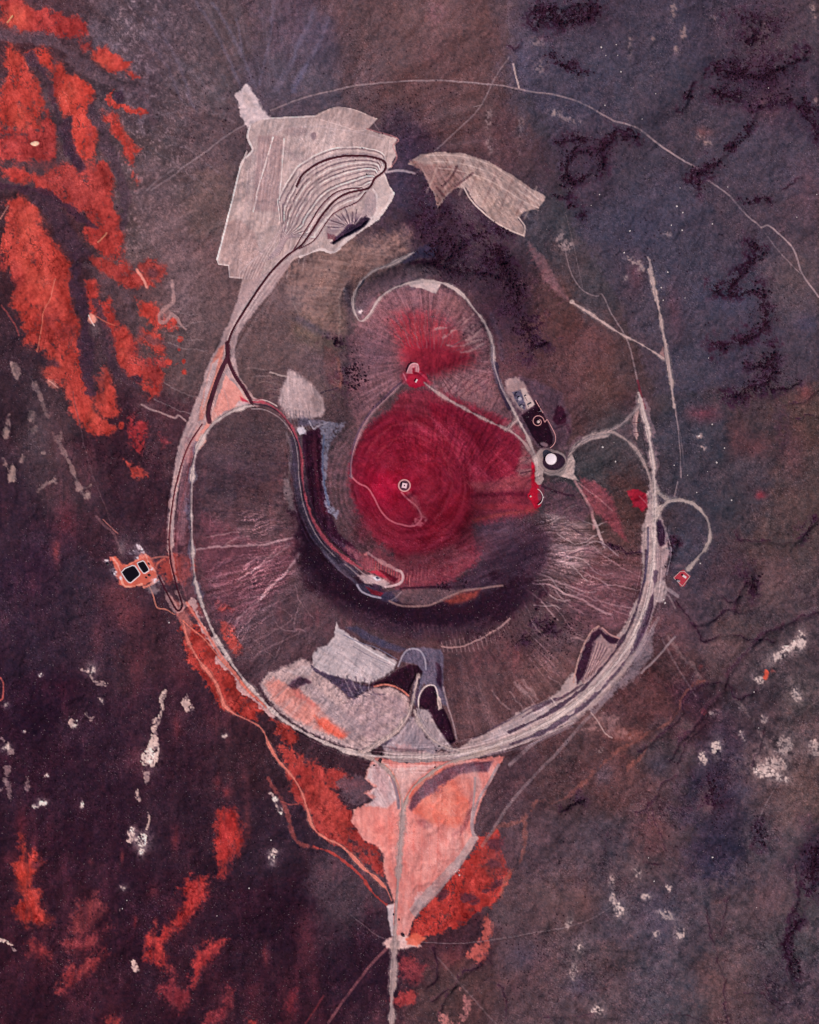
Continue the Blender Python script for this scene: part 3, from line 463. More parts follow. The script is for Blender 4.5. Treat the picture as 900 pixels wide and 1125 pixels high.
fill("353,462 366,464 380,463 372,475 364,485 360,505 359,530 364,555 372,562 370,570 360,560 355,535 354,505 353,480",(138,140,158),1.6,.85,.3,1.8,mod=N3*.8+1); stroke("356,478 355,505 356,530 362,555",(92,104,132),2,2,.8,.2)
fill("312,520 318,530 326,562 318,560 312,540",(140,126,128),2,.6,.3,2); stroke("316,475 320,500 316,530",(130,116,120),3,3,.5,.4)
fill("317,407 330,413 342,421 354,436 357,452 352,458 342,460 330,462 318,460 306,442 310,425",(182,160,160),2.4,.92,.25,1.2); fill("345,425 353,436 354,450 346,454 340,440",(132,114,114),2,.7); stroke("314,414 304,411 297,409",(186,164,158),2,1.2,.7)
for k in range(9): stroke([(312+k*3.4,452),(313+k*3.6,462),(316+k*3.5,470)],(120,106,112),1,1.4,.6,.3)
blob(334,463,8,5,(84,78,96),.8,2,.4,2.5); blob(332,472,5,4.5,(214,206,212),.95,1.2,.3,1.5); blob(347,464,8,4,(120,116,134),.7,2,.4,2); stroke("340,462 345,470 352,466 360,463",(180,172,184),1.6,1.4,.7,.4)
glow(372,500,12,40,(92,74,82),.4)
# flowing line from the dark apron into the rim spoon
for s,c,w_,a_ in [("352,600 372,622 392,640 408,652",(90,82,98),3,.6),("368,592 382,600 396,612",(84,64,82),5,.5),("360,606 370,622 382,634",(130,116,124),1.5,.4)]: stroke(s,c,w_,2.5,a_,.3)
# ---------------- red bowl
fill("455,424 440,433 420,452 402,470 390,488 384,512 385,538 393,560 408,582 424,600 440,618 434,632 440,645 470,645 500,636 522,618 528,604 518,590 520,576 545,572 575,568 588,562 594,548 590,522 586,500 578,482 555,462 520,444 480,427",(118,36,52),5,.93,.5,3)
fill("400,612 415,600 440,612 470,600 500,600 520,612 505,632 470,645 440,648 420,636",(112,56,66),6,.85,.4,3,mod=N7*.5+1)
fill("386,520 390,492 405,470 425,455 440,450 450,455 475,460 505,480 520,510 520,540 515,570 500,595 470,608 440,606 415,590 396,562",(112,22,42),5,.9,.2,1)
fill("470,440 500,445 530,460 555,475 570,485 572,500 566,520 540,530 520,532 505,510 490,480 475,460",(124,26,48),4,.95,.3,1.5); glow(540,500,24,18,(128,30,48),.5)
glow(440,530,40,42,(146,20,46),.85); glow(424,532,20,22,(168,14,50),.85,mod=N18*.5+.8); stroke('392,545 388,520 391,495 402,475 418,460 436,452',(92,22,40),6,6,.55,.2); glow(400,580,10,16,(104,40,54),.5); glow(505,470,24,14,(110,26,46),.6); glow(545,485,20,12,(104,24,44),.6); glow(470,500,24,30,(140,28,48),.6); glow(500,555,16,20,(148,26,46),.6); glow(428,510,24,12,(120,34,50),.5); glow(470,545,10,20,(150,44,60),.5); glow(480,580,16,14,(138,24,44),.6)
glow(420,580,20,14,(138,40,56),.5); glow(455,465,18,6,(118,34,52),.5)
sw_r = np.hypot(X-450, (Y-532)*.95); sw_t = np.arctan2(Y-532, X-450); swirl = fbm(sw_r/5.5+N40*.9+sw_t*.5, sw_t*1.6, 95, 4, .6)*sstep(112, 80, sw_r)*sstep(70, 100, IMG[..., 0]-IMG[..., 1]+20)
IMG += (swirl*19)[..., None]*np.array([1, .55, .65], np.float32)
IMG += (np.clip(DG1+N18*.4-.25, 0, 1)*sstep(85, 60, np.hypot(X-525, Y-470))*sstep(60, 90, IMG[..., 0]-IMG[..., 1]+10)*34)[..., None]*np.array([1, .75, .8], np.float32)
for r in [(60,66),(44,50)]:
    P=[(452+r[0]*math.cos(t),530+r[1]*math.sin(t)) for t in np.linspace(-2.6,.9,16)]; stroke(P,(150,54,66) if r[0]%8 else (90,20,38),2.6,3.2,.4,.8,0,.5)
for k in range(0, 8, 3):
    P=[(470+(30+k*9)*math.cos(t),545+(36+k*10)*math.sin(t)) for t in np.linspace(-1.5,-.2+.05*k,10)]; stroke(P,(156,58,72) if k%2 else (92,20,40),1.6,2.4,.42,.8,0,.45)
stroke("520,545 550,543 575,543 590,545",(88,20,40),5,4,.8,.2); stroke("525,558 555,556 585,558",(150,44,54),6,4,.6,.2); fill("515,530 545,528 575,520 590,525 588,538 560,538 525,540",(138,64,72),4,.7,.3,2)
fill("571,486 583,492 588,505 590,516 582,520 572,524 566,518 572,505",(136,96,98),3,.8,.3,2,mod=V2+1); fill("560,462 572,470 584,485 590,500 580,492 565,478 550,466",(128,72,80),2,.7)
stroke("572,520 580,518 587,517",(60,24,40),1.4,1,.7); stroke("572,472 580,484",(60,24,40),1.4,1,.01)
fill("382,600 395,604 410,616 425,628 440,634 436,640 420,636 405,628 392,615",(162,90,96),3,.6,.3,3)
for k in range(26): x0=402+k*1.9+(k%3); y0=608+k*.9+(k*11%7); stroke([(x0,y0),(x0-.5,y0+6+(k*5%6))],(196,110,110) if k%2 else (150,44,56),1.1,1.4,.6,.2)
for k in range(12): x0=428+k*4; stroke([(x0,622+(k*7%9)),(x0-1,634+(k*5%6))],(158,84,90),1,1.6,.5,.2)
glow(556,586,34,20,(84,60,72),.85,mod=N18*.4+.9); glow(575,606,30,18,(52,34,48),.9); glow(528,598,14,12,(92,52,62),.6); stroke('520,572 545,566 570,563 590,560',(136,58,58),4,5,.6,.3); grain('460,590 520,580 600,570 620,600 600,640 540,650 480,640',-20,20,3,10)  # dark patches deepen the painted shade on the inner south-east wall
grain('386,520 390,492 405,470 425,455 440,430 475,430 520,450 580,485 590,540 560,565 520,580 500,595 470,608 440,606 415,590 396,562',38,60,2.5,6,(1,.6,.6)); 
# pale fine line round the floor
stroke("386,524 394,531 404,536 411,546 418,560 428,571 440,576 452,578 460,574 463,567 458,556 448,548 441,541",(196,98,112),1.8,1.3,.85,.1); fill("450,578 456,570 464,566 470,570 462,578",(186,98,110),1.4,.7,.2,1,mod=N3+.9)
fill("448,541 458,545 468,570 460,566 452,552",(150,80,86),3,.6,.2,2)
# crimson by the north portal and the east portal
fill("449,409 456,405 464,407 470,414 468,420 464,424 456,427 449,424 446,416",(168,16,48),1.4,.95,.15,1); fill("440,410 450,402 452,398 462,398 468,412 475,420 468,424 440,420",(160,40,60),3,.6,.2,1)
fill("446,410 449,401 454,398 459,399 461,405 460,409 456,408 456,403 453,404 453,410",(212,150,156),.9,.95,.05,.4); stroke("443,410 446,417",(196,110,124),1.6,1.2,.8,.1); stroke("461,409 467,414 470,418",(200,70,92),2.2,1.4,.8,.1)
fill("584,508 588,508 589,520 592,530 598,536 597,545 594,556 588,560 584,550 580,545 584,535",(172,18,44),1.4,.95,.12,.8)
fill("594,532 620,530 635,540 650,560 640,575 620,568 600,560 594,548",(84,58,68),3,.8,.4,3,mod=N7*.5+1); stroke("596,534 610,540 630,545",(46,24,40),2.4,2,.7,.3)
# ---------------- south spoon on the rim
fill("392,642 400,640 420,650 440,648 444,652 438,660 428,662 412,656 398,650",(58,50,70),1.6,.9,.15,1); stroke("393,642 398,650 408,654 418,656",(170,164,176),2,1.6,.85,.15); fill("402,644 412,648 422,651 418,655 408,652",(104,22,36),1.2,.9,.1,.6)
fill("394,632 408,630 420,634 428,640 424,646 412,642 402,640",(198,172,172),1.4,.9,.15,1); fill("404,627 414,626 422,630 426,634 420,634 412,630",(170,40,60),1.2,.9,.1,.5); fill("414,624 424,628 432,632 438,635 434,640 429,638 424,632",(84,16,32),1.2,.95,.1,.6)
blob(415.5,635.5,2.2,1.6,(70,80,104),.95,.8,.05,.3); fill("409,634 415,633 419,637 414,638",(222,218,224),.8,.9,.05,.3); fill("410,641 420,643 420,648 412,646",(58,40,58),1,.9,.1,.5)
stroke("436,626 441,628 443,635 440,640 433,643 424,644",(206,176,176),2.6,1.4,.9,.1); stroke("406,608 418,616 430,622 438,626",(190,142,144),3,2.2,.75,.2,.6)
stroke("380,620 395,632 406,640",(160,140,144),1.6,1.6,.7,.15); stroke("384,616 398,628 408,634",(176,150,152),1.3,1.4,.7,.15); fill("398,605 406,610 412,624 400,624",(140,70,80),2,.7,.2,1.5); blob(402,609,2,2,(210,130,130),.7,1,.1,.8)
fill("432,650 448,647 480,646 500,648 520,645 505,655 485,662 460,666 442,663 436,658",(98,74,78),2,.85,.15,1); stroke("440,646 470,645 495,645",(44,18,34),2.4,2.4,.8,.15)
stroke("428,660 440,665 458,666 475,664 492,656 510,649 530,646 552,643",(142,110,106),2.2,2,.85,.1); fill("488,660 505,652 528,647 522,656 508,662 494,664",(132,54,48),3,.8,.15,1); stroke("430,659 436,655 441,650",(150,130,134),1.1,1.1,.6,.1)  # tan line paints the sunlit crest of the south ridge
stroke("485,711 500,711 515,708 530,701 545,692 560,679",(168,132,128),1.6,1.2,.75,.3); 
for k in range(16): x0=484+k*4.8; y0=712-(max(0,k-5))**2*.26; stroke([(x0+1,y0-6-(k*7%6)),(x0+3,y0+4)],(146,114,114),1.1,1.5,.5,.2)
for k in range(30): x0=455+k*5; stroke([(x0,690-(k-12)*(k-12)*.04),(x0+1+k*.2,704-(k-12)*(k-12)*.04)],(92,68,76),1,1.6,.35,.3)
# ---------------- the north spoil ramp fan and the terraces
fill("257,101 272,92 279,104 288,118 298,129 288,140 280,144 268,136 262,118",(206,188,188),1.6,.95,.25,1.6); fill("268,98 276,108 280,118 272,118 266,108",(170,152,150),2,.6,.2,1)
PQ="275,136 288,130 300,130 325,127 345,127 352,122 366,118 385,119 402,125 414,130 408,136 403,141 420,147 437,152 434,160 436,170 431,178 431,184 420,186 424,198 432,212 425,226 412,242 395,252 380,264 366,277 350,275 325,283 310,296 290,312 272,330 262,326 266,305 252,304 251,291 240,290 238,284 250,240 262,190 266,175 277,165 271,150"
fill(PQ,(180,160,156),.9,.97,.08,.7)
fill("345,127 366,118 385,119 402,125 414,130 403,141 392,143 370,137 352,133",(176,154,150),1,.8,.05,.4); stroke("352,131 370,136 392,143 403,141 414,130",(206,184,178),1,1,.7,.05); stroke("347,127 366,118 385,119 402,125",(206,184,178),1.1,1,.8,.05)
fill("283,150 300,148 312,150 308,190 306,232 278,232 280,200",(152,124,124),2,.7,.15,1,mod=V1*.5+.9); fill("266,210 275,232 306,236 310,245 285,250 275,240 262,245 258,236",(196,172,166),1.5,.8,.15,1); fill("248,245 262,240 280,255 290,290 285,310 262,320 266,305 252,304 251,291 240,288",(172,144,140),2,.8,.1,1)
for x0,y0,x1,y1 in [(262,190,239,284),(271,165,262,190),(300,150,281,215),(282,215,278,232),(312,152,306,230)]: stroke([(x0,y0),((x0+x1)/2,(y0+y1)/2),(x1,y1)],(224,206,200),1.4,1,.9,.05)
for k in range(34):
    x0=272+k*2.2; y0=150+(k*17%25) if k<18 else 180+(k*13%30); y1=y0+60+(k*29%45)
    stroke([(x0,y0),(x0-3,(y0+y1)/2),(x0-8,y1)],(190,170,170) if k%2 else (134,112,118),1,1.3,.35,.08)
stroke("275,136 272,150 277,163 270,172",(224,206,200),1.8,1.2,.9,.1); stroke("290,130 325,128 345,127",(222,202,198),1.5,1.2,.85,.1); stroke("300,145 320,140 345,139 365,141 395,145 420,152",(192,172,170),1.3,1.2,.7,.1); stroke("403,141 437,152 432,160 436,172 430,183",(172,120,120),1.4,1,.7,.05)
for k in range(9): stroke([(313+k*6,130),(311+k*6,140)],(190,170,170),1,1.2,.4,.1)
blob(325,145,14,5,(140,118,120),.5,3,.3,2); blob(345,150,3,4,(100,80,88),.6,1.5,.2,1); stroke("312,160 330,175 345,168",(150,128,130),3,3,.4,.3)
# terrace contours: light ledge and dark ledge by turns
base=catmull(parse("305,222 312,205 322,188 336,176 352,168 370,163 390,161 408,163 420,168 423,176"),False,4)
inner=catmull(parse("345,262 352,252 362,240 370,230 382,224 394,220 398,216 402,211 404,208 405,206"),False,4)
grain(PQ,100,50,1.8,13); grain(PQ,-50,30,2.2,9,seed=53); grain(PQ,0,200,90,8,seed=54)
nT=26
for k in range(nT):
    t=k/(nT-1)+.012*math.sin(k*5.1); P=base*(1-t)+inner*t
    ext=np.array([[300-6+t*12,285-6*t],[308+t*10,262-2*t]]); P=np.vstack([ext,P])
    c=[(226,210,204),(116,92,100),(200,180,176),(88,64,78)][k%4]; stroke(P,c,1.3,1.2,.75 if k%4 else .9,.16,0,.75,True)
for s,w_ in [("420,187 424,198 432,212",3),("432,212 425,226 412,242 397,252",3.4),("397,252 380,264 366,277 352,274 330,281",3),("410,208 414,215 415,232 405,243",2)]: stroke(s,(212,196,192),w_,1.2,.9,.1,.3)
fill("405,212 413,212 414,232 404,242 396,240 400,222",(156,138,142),2,.7,.2,1.5); fill("420,188 430,210 424,224 414,238 415,215 411,205",(188,170,166),1.2,.9,.1,.6)
fill("381,247 390,240 402,238 407,241 400,249 388,256 376,262 366,268 362,266 374,256",(50,34,54),1.4,.95,.2,1.2); fill("362,240 385,234 400,236 382,246 370,256 360,262 358,255",(138,116,122),2.4,.7,.2,1.5)  # first fill paints the shade beneath the pale lip of the pit
for k in range(18):
    a0=2.9+k*.15; stroke([(386+8*math.cos(a0),249+4*math.sin(a0)),(384+(20+k%3*4)*math.cos(a0),248+(13+k%4*2)*math.sin(a0))],(74,54,68) if k%2 else (190,172,172),1.2,1.2,.7,.15)
fill("360,256 368,258 368,265 360,262",(84,30,42),1.2,.6,.1,1); stroke("425,189 440,187 455,190",(176,160,164),2.4,2,.8,.15); stroke("455,190 470,180",(110,90,100),3,3,.4,.2)
# swept pale terrace east of it
fill("462,169 480,167 510,168 535,176 560,190 582,205 601,215 592,228 576,232 570,240 577,250 576,259 560,252 540,240 522,222 512,206 500,206 490,215 481,228 478,215 468,195 460,182 448,180",(160,138,132),1,.95,.12,.8)
fill("450,176 470,180 500,182 512,190 505,203 490,212 481,226 478,212 466,192",(128,94,90),2,.8,.2,1.5); fill("515,185 540,200 560,215 570,235 560,245 535,235 520,215",(168,142,132),3,.5,.2,1,mod=DG1+1); 
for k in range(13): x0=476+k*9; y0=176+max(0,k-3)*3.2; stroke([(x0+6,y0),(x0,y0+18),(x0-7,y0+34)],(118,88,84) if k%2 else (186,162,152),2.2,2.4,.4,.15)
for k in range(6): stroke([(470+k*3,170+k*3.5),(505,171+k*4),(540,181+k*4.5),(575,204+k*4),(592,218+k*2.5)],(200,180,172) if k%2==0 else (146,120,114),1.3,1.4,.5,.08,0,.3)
stroke("510,206 520,222 540,240 560,252 576,258",(204,184,176),1.6,1.1,.85,.05); stroke("576,258 577,248 570,238",(204,184,176),1.4,1.1,.8,.05)
for s in ["480,205 488,215","486,204 498,190 502,182","500,205 520,190"]: stroke(s,(84,54,58),2.6,2,.7,.15)
fill("580,265 590,270 603,290 620,320 626,330 612,322 598,305 586,285",(146,104,108),3,.6,.3,2); 
for k in range(8): stroke([(585+k*5,272+k*8),(578+k*5,278+k*8)],(110,72,80),1.3,1.4,.6,.2)

grain("462,169 480,167 510,168 535,176 560,190 582,205 601,215 592,228 576,232 570,240 577,250 576,259 560,252 540,240 522,222 512,206 500,206 490,215 481,228 478,215 468,195 460,182 448,180",60,40,3,18); grain("462,169 510,168 560,190 601,215 577,258 522,222 500,206",35,60,2.4,12,seed=55)
grain("317,407 330,413 342,421 354,436 357,452 352,458 342,460 330,462 318,460 306,442 310,425",85,30,2.4,14); grain("332,474 352,470 356,500 357,530 362,560 372,585 388,598 400,614 403,625 385,611 366,595 350,574 341,548 336,520 332,495",85,60,2.4,12)
grain("322,288 345,282 385,270 446,262 425,290 388,320 372,368 342,350 308,310",8,40,2.4,12)

stroke("238,285 250,240 262,190 266,176 277,165 271,150 275,136",(222,204,200),1.4,1,.85,.05); stroke("238,284 240,290 251,291 252,304 266,305",(214,196,192),1.2,1,.8,.02,smooth=False)
for k in range(14): x0=296-k*3.2; stroke([(318-k*2.2,238+k*3),(300-k*2.6,270+k*2),(282-k*1.5,306)],(214,194,190) if k%2 else (150,126,128),1.1,1.2,.5,.06)
# ---------------- graded strips beside the roads
# west strip from the terraces down to the ring
fill("310,290 322,284 300,318 280,342 262,366 257,388 262,412 273,432 284,440 272,446 255,450 238,460 224,478 212,494 202,515 195,540 191,570 190,602 184,602 185,565 189,530 195,490 206,462 217,436 228,404 244,366 258,338 266,312 280,306",(170,146,146),1.3,.95,.1,1)
fill("240,382 246,378 244,398 236,420 228,450 222,462 217,462 222,440 232,402",(206,132,118),1.6,.85,.1,1); fill("241,385 246,380 242,395 236,408 234,398",(212,138,124),1,.9,.1,.6); fill("233,400 240,394 236,412 226,440 222,450 226,425",(176,164,166),1,.8,.1,.6)
fill("248,411 254,418 262,427 272,438 277,442 262,446 246,452 234,462 224,476 226,484 214,500 206,512 202,500 212,480 222,472 232,456 238,440 244,425",(224,152,140),1,.95,.1,.8)
fill("263,435 272,440 276,444 266,443",(196,56,76),1,.9,.1,.5); stroke("246,428 250,440 252,452",(196,148,142),1.6,1.6,.6,.2); fill("262,440 275,442 268,446 258,446",(206,186,186),1,.8,.1,.5)
for s in ["300,300 280,325 262,350 250,370","305,300 286,326 268,352","294,304 272,332 256,356"]: stroke(s,(196,176,172),1.5,1.6,.6,.1)
fill("204,480 214,482 216,500 210,520 205,560 202,600 196,600 196,560 198,520",(120,84,92),2,.7,.15,1.5)
fill("196,585 206,590 210,625 216,652 226,680 214,672 204,655 197,630",(112,72,80),3,.5,.2,2)
# west ring inner shoulder, slate coloured
stroke("215,490 211,520 208,555 209,600 212,632 220,655",(96,86,104),7,3,.8,.12,.6)
stroke("216,468 210,500 202,540 196,570 193,600 196,630 205,660",(150,90,96),2,2.4,.4,.15)
stroke("212,664 222,688 238,716 256,742 276,766 298,784",(196,160,158),9,2.4,.9,.1,.5)
stroke("205,662 214,676 228,698 246,725 268,752 290,774",(210,120,106),2.6,2,.85,.1)
# south pads
fill("286,752 296,738 312,732 330,724 345,730 362,745 385,768 405,758 430,754 448,764 451,784 438,803 418,818 395,826 360,814 322,796 298,775",(180,156,154),2,.95,.25,1.8,mod=N3*.2+1)
fill("292,752 302,744 318,754 345,770 365,788 384,806 378,812 352,804 322,790 300,770",(212,134,122),3,.8,.2,2,mod=DG2*.6+1); fill("345,786 358,790 372,798 384,806 376,812 362,806 350,798",(214,92,74),2.4,.85,.2,1.6); fill("318,752 330,756 350,775 345,778 325,764",(190,100,94),2,.5)
fill("388,766 412,760 436,762 448,776 446,790 430,806 405,812 385,800 370,780",(150,126,132),3,.6,.3,3,mod=N7*.8+.9); fill("330,745 345,750 370,775 400,800 390,815 365,795 345,770",(152,134,138),3,.7,.2,1)
fill("316,752 328,743 337,744 343,750 334,752 322,757",(66,42,58),2,.85,.25,1.6); fill("316,735 338,732 345,735 340,742 320,742",(190,176,178),2,.6)
fill("370,682 372,690 382,697 400,707 420,715 437,727 433,736 420,744 405,751 385,748 370,743 356,740 345,733 343,722 349,712 361,708 367,700",(182,170,172),1.4,.96,.2,1.4)
for k in range(9): stroke([(352+k*9,712+k*2.2),(372+k*8,724+k*2),(392+k*5,738+k)],(184,174,178) if k%2 else (140,130,140),1.4,1.8,.35,.15)
stroke("384,700 402,712 420,722 434,730",(214,206,206),1.6,1.2,.85,.08); stroke("378,698 396,706 415,712 436,724",(110,106,124),1.2,1.2,.7,.08); stroke("388,710 406,720 428,730",(120,112,124),1,1,.6,.08)
fill("380,690 400,702 422,711 440,716 448,712 430,706 410,698 392,688",(66,62,84),2,.8,.2,1)
fill("342,731 352,738 366,742 382,747 400,751 410,753 398,762 392,768 384,766 376,756 360,747 348,741",(66,54,74),1.4,.92,.3,2)
fill("440,727 444,717 452,711 466,711 484,714 487,722 487,752 492,776 478,770 466,750 458,775 452,770 456,750 463,738 458,730 448,728",(92,84,102),1.6,.9,.12,1); stroke("438,732 443,720 450,713 460,714 466,722 468,735",(164,156,168),1.8,1.6,.8,.08)
fill("402,753 420,747 438,735 450,730 459,731 464,738 463,744 458,742 453,752 449,764 440,759 426,751 410,754",(38,14,30),1,.97,.08,.7)
fill("470,752 477,754 481,766 487,778 494,792 501,815 494,818 486,808 478,795 471,782 462,776 459,779 461,765",(44,18,36),1,.97,.08,.7); fill("479,728 485,732 486,758 480,750",(52,28,46),1.6,.85,.15,1); fill("456,760 458,742 462,744 460,764 457,778",(56,34,52),1,.8,.08,.6)
stroke("460,779 460,768 464,758 471,753 478,754 481,763 482,774",(196,178,176),1.4,1,.9,.05); fill("480,762 484,768 486,778 482,780",(214,190,180),.9,.9,.05,.5); stroke("487,755 492,775 498,795 502,812",(158,136,138),1.6,1.4,.7,.1)  # first stroke paints the sunlit edge round the dark pit
fill("458,778 470,780 480,798 492,815 500,826 480,822 466,806 458,792",(172,158,160),1.6,.9,.15,1.4); fill("418,820 438,806 452,788 460,790 466,808 484,824 470,834 430,832",(158,142,148),1.8,.9,.15,1.4)
fill("426,822 444,820 470,824 470,832 440,830",(160,116,118),2,.5); fill("413,820 424,812 431,813 424,819",(84,68,86),1.2,.85,.08,.5); stroke("412,754 425,752 440,757 449,764",(214,128,110),2,1.4,.85,.08)
# ring, south-east sweep
fill("418,826 450,826 500,826 520,812 545,800 568,784 590,775 610,764 628,740 650,735 672,710 690,680 703,650 706,620 706,580 712,560 712,540 722,540 728,570 734,588 735,608 728,632 724,655 718,678 708,706 694,730 680,750 658,772 630,793 600,808 560,822 520,834 470,840 430,838",(172,152,150),1.8,.9,.2,1.6)
fill("640,752 632,738 638,716 648,698 656,690 662,690 668,698 676,700 688,698 682,712 668,728 652,744",(150,122,122),1.6,.95,.1,1,mod=DG1*.3+1)
fill("632,740 640,716 650,697 658,690 664,696 672,700 680,702 678,708 668,706 660,698 654,704 648,725 640,745 634,752",(48,24,42),1.2,.96,.15,1.2); stroke("630,750 634,730 641,710 650,694 658,688",(168,132,124),1.6,1.2,.85,.1); stroke("662,690 670,697 682,702",(176,130,126),1.6,1.2,.8,.1)
fill("652,705 660,702 664,718 656,736 646,748 648,730",(128,104,108),2,.7,.2,2,mod=N3+.8)
for k in range(10): stroke([(654+k*1.6,706+k*.8),(650+k*1.4,722),(640+k*1.5,748-k)],(180,146,142) if k%2 else (90,64,78),1,1.2,.6,.15)
fill("721,570 727,572 732,585 732,598 726,602 722,590",(54,34,54),1.4,.95,.1,.8); fill("724,600 736,605 732,630 726,640 718,640 719,615",(142,120,122),1.6,.9,.12,1)
fill("714,660 718,652 719,668 713,688 703,708 696,718 702,700 710,682",(62,40,56),1.4,.9,.1,.8); fill("722,640 730,638 734,648 730,662 720,662",(164,146,146),1.4,.9,.12,1); stroke("733,585 738,605 733,632",(140,124,130),1.3,1.2,.7,.1)
stroke("735,648 745,655",(150,134,138),4,2,.7,.1); fill("704,705 712,700 720,690 716,720 700,742 684,756 660,776 650,782 668,762 690,738",(132,116,122),2.5,.75,.4,3)
for k in range(9): stroke([(372+k*5,742+k*.4),(380+k*4,752+k),(384+k*5,762+(k*7%5))],(150,134,140) if k%2 else (70,54,70),1.3,2,.6,.4)
for k in range(12): stroke([(459+k*1.4,776+k*1.6),(464+k*2,790+k*1.8),(474+k*1.8,806+k*1.2)],(196,182,180) if k%2 else (96,80,90),1.2,1.8,.5,.3)
for k in range(5): stroke([(500,830+k*1.6),(545,818+k*2.5),(590,800+k*4),(630,780+k*4.6)],(196,182,180) if k%2 else (120,106,116),1.3,1.6,.5,.1,0,.3)
fill("540,806 570,790 600,776 612,780 590,794 560,806 530,816",(178,162,164),1.6,.8,.12,1); stroke("520,812 550,796 585,778 610,768",(64,46,62),2,1.6,.6,.15,.3); stroke("640,752 620,765 605,772 575,788",(60,40,56),2.4,2,.7,.15,.4); stroke("606,768 612,778 600,785",(206,184,178),1.4,1.2,.6)
fill("660,785 680,790 672,806 690,800 700,812 670,808 650,800 640,800",(146,112,110),4,.6,.5,3,mod=N7+.9); stroke("650,783 658,795 664,805 672,810",(200,172,166),1.5,1.4,.6,.3)
# east ring: shoulders, pink slab
stroke("705,440 712,460 716,490 719,520 720,545",(136,112,118),8,2.5,.6,.1,.5); fill("692,450 700,448 702,460 698,470 701,478 698,486 694,478 694,466",(178,148,146),.9,.0)
fill("700,447 703,450 701,460 700,470 702,478 700,483 697,478 695,462",(186,152,148),.8,.95,.04,.3); stroke("696,464 702,464",(90,50,56),1,.6,.8,.0); stroke("697,475 702,475",(90,50,56),1,.6,.8,.0)
stroke("701,418 704,432 709,448",(108,40,52),2.6,1.6,.85,.1); fill("640,480 652,476 672,476 668,480 650,483 640,488",(176,156,152),1,.85,.08,.4); fill("672,474 690,468 698,455 700,470 698,485 712,500 700,492 686,482",(98,78,84),1.4,.6)
# ---------------- dark oval and yard on the east rim
fill("556,418 572,414 590,418 606,425 620,440 626,455 628,475 622,490 606,494 594,494 580,480 566,462 558,445",(84,62,74),2.6,.85,.2,1.5); fill("555,420 566,415 576,420 582,434 586,444 574,452 566,446 558,432",(158,134,132),2,.85,.2,1.5)
fill("612,444 618,446 622,456 622,464 612,467 607,460",(52,20,38),1.4,.92,.15,.8); fill("606,424 620,432 616,444 598,448 590,436",(78,58,68),2,.8,.2,1.5); stroke("610,470 622,466 626,474",(60,36,50),3,2,.7,.15); stroke("590,432 602,450 612,480",(70,52,62),3,3,.3)
fill("573,456 582,450 587,447 587,440 591,440 598,456 603,466 608,480 607,488 601,492 594,491 586,481 579,468",(36,14,30),.9,.98,.04,.4); blob(598,488,4.5,2.2,(120,98,104),.9,1,.05,.3,.35)
fill("563,431 572,428 578,442 577,450 571,447 566,440",(78,76,98),1,.9,.1,.6,mod=N3*.8+1.1); fill("572,427 577,426 584,438 588,444 580,449 576,440",(188,170,166),.9,.9,.06,.5); blob(571,438,2.2,2,(166,160,172),.9,.8,.1,.8); blob(575,445,2,1.6,(60,50,72),.9,.7,.1,.5); blob(566,434,2,1.5,(50,44,66),.9,.7,.1,.5)
# ground round the white disc
fill("588,500 594,493 604,492 618,500 622,510 628,498 632,506 631,520 636,528 626,526 614,523 604,520 598,516 594,528 588,530 588,515",(188,166,160),1,.95,.08,.6)
t_=np.linspace(0,2*math.pi,28,endpoint=False)
fill(np.stack([608+15*np.cos(t_),507+12.5*np.sin(t_)],1),(140,122,120),1,.95,.04,.3); fill(np.stack([608+11.8*np.cos(t_)+1.5*np.maximum(0,np.cos(t_)),507+9.8*np.sin(t_)],1),(48,30,46),.8,.98,.03,.2)
fill("594,494 604,491 620,492 632,484 640,478 632,492 624,506 619,497 608,494",(94,72,80),1.6,.8)
# ---------------- pond pad, west
fill("122,612 127,608 134,620 140,622 152,614 157,608 166,612 169,625 172,632 170,638 160,642 148,645 140,645 132,642 128,632",(204,98,80),1.4,.95,.25,1.4)
for s,c,w_ in [("133,634 135,642 142,645 155,642",(226,150,130),1.6),("160,610 164,620 170,628",(226,150,134),1.6),("124,612 130,622 133,632",(226,150,136),1.4),("158,645 168,640 174,636",(220,130,110),1.8),("138,622 150,616 160,611",(222,120,98),1.3)]: stroke(s,c,w_,1.2,.85,.15,.3)
for x,y,rx,ry,r_ in [(125,628,2.6,5,-.5),(117,615.5,2.2,1.2,0),(170,638,4,2.6,.2),(154,603,3,8,-.7),(148,605,3,1.6,.2),(151,613,1.6,1.8,0),(132,635,1.2,2.2,0),(166,625,1.6,1.6,0)]: blob(x,y,rx,ry,(214,200,206),.9,1,.15,1,r_,mod=N3+1)
stroke("163,642 168,655 172,668 182,670 192,675",(206,128,108),1.4,1.1,.75,.15); stroke("165,614 175,612 184,612",(190,112,100),1.6,1.4,.7,.15); stroke("170,630 172,620 180,614",(196,104,90),1.4,1.2,.7,.1); stroke("105,566 112,575 124,584 130,595 134,605",(124,88,92),2.4,2,.6,.4); glow(136,600,5,10,(124,104,106),.6); stroke("112,570 125,582 130,586",(176,112,106),1.2,1.1,.7,.2)
fill("158,645 166,640 174,648 170,652 160,648",(140,124,124),2,.6); fill("186,655 200,662 212,686 208,700 200,690 194,675",(172,100,94),2,.8,.15,1)
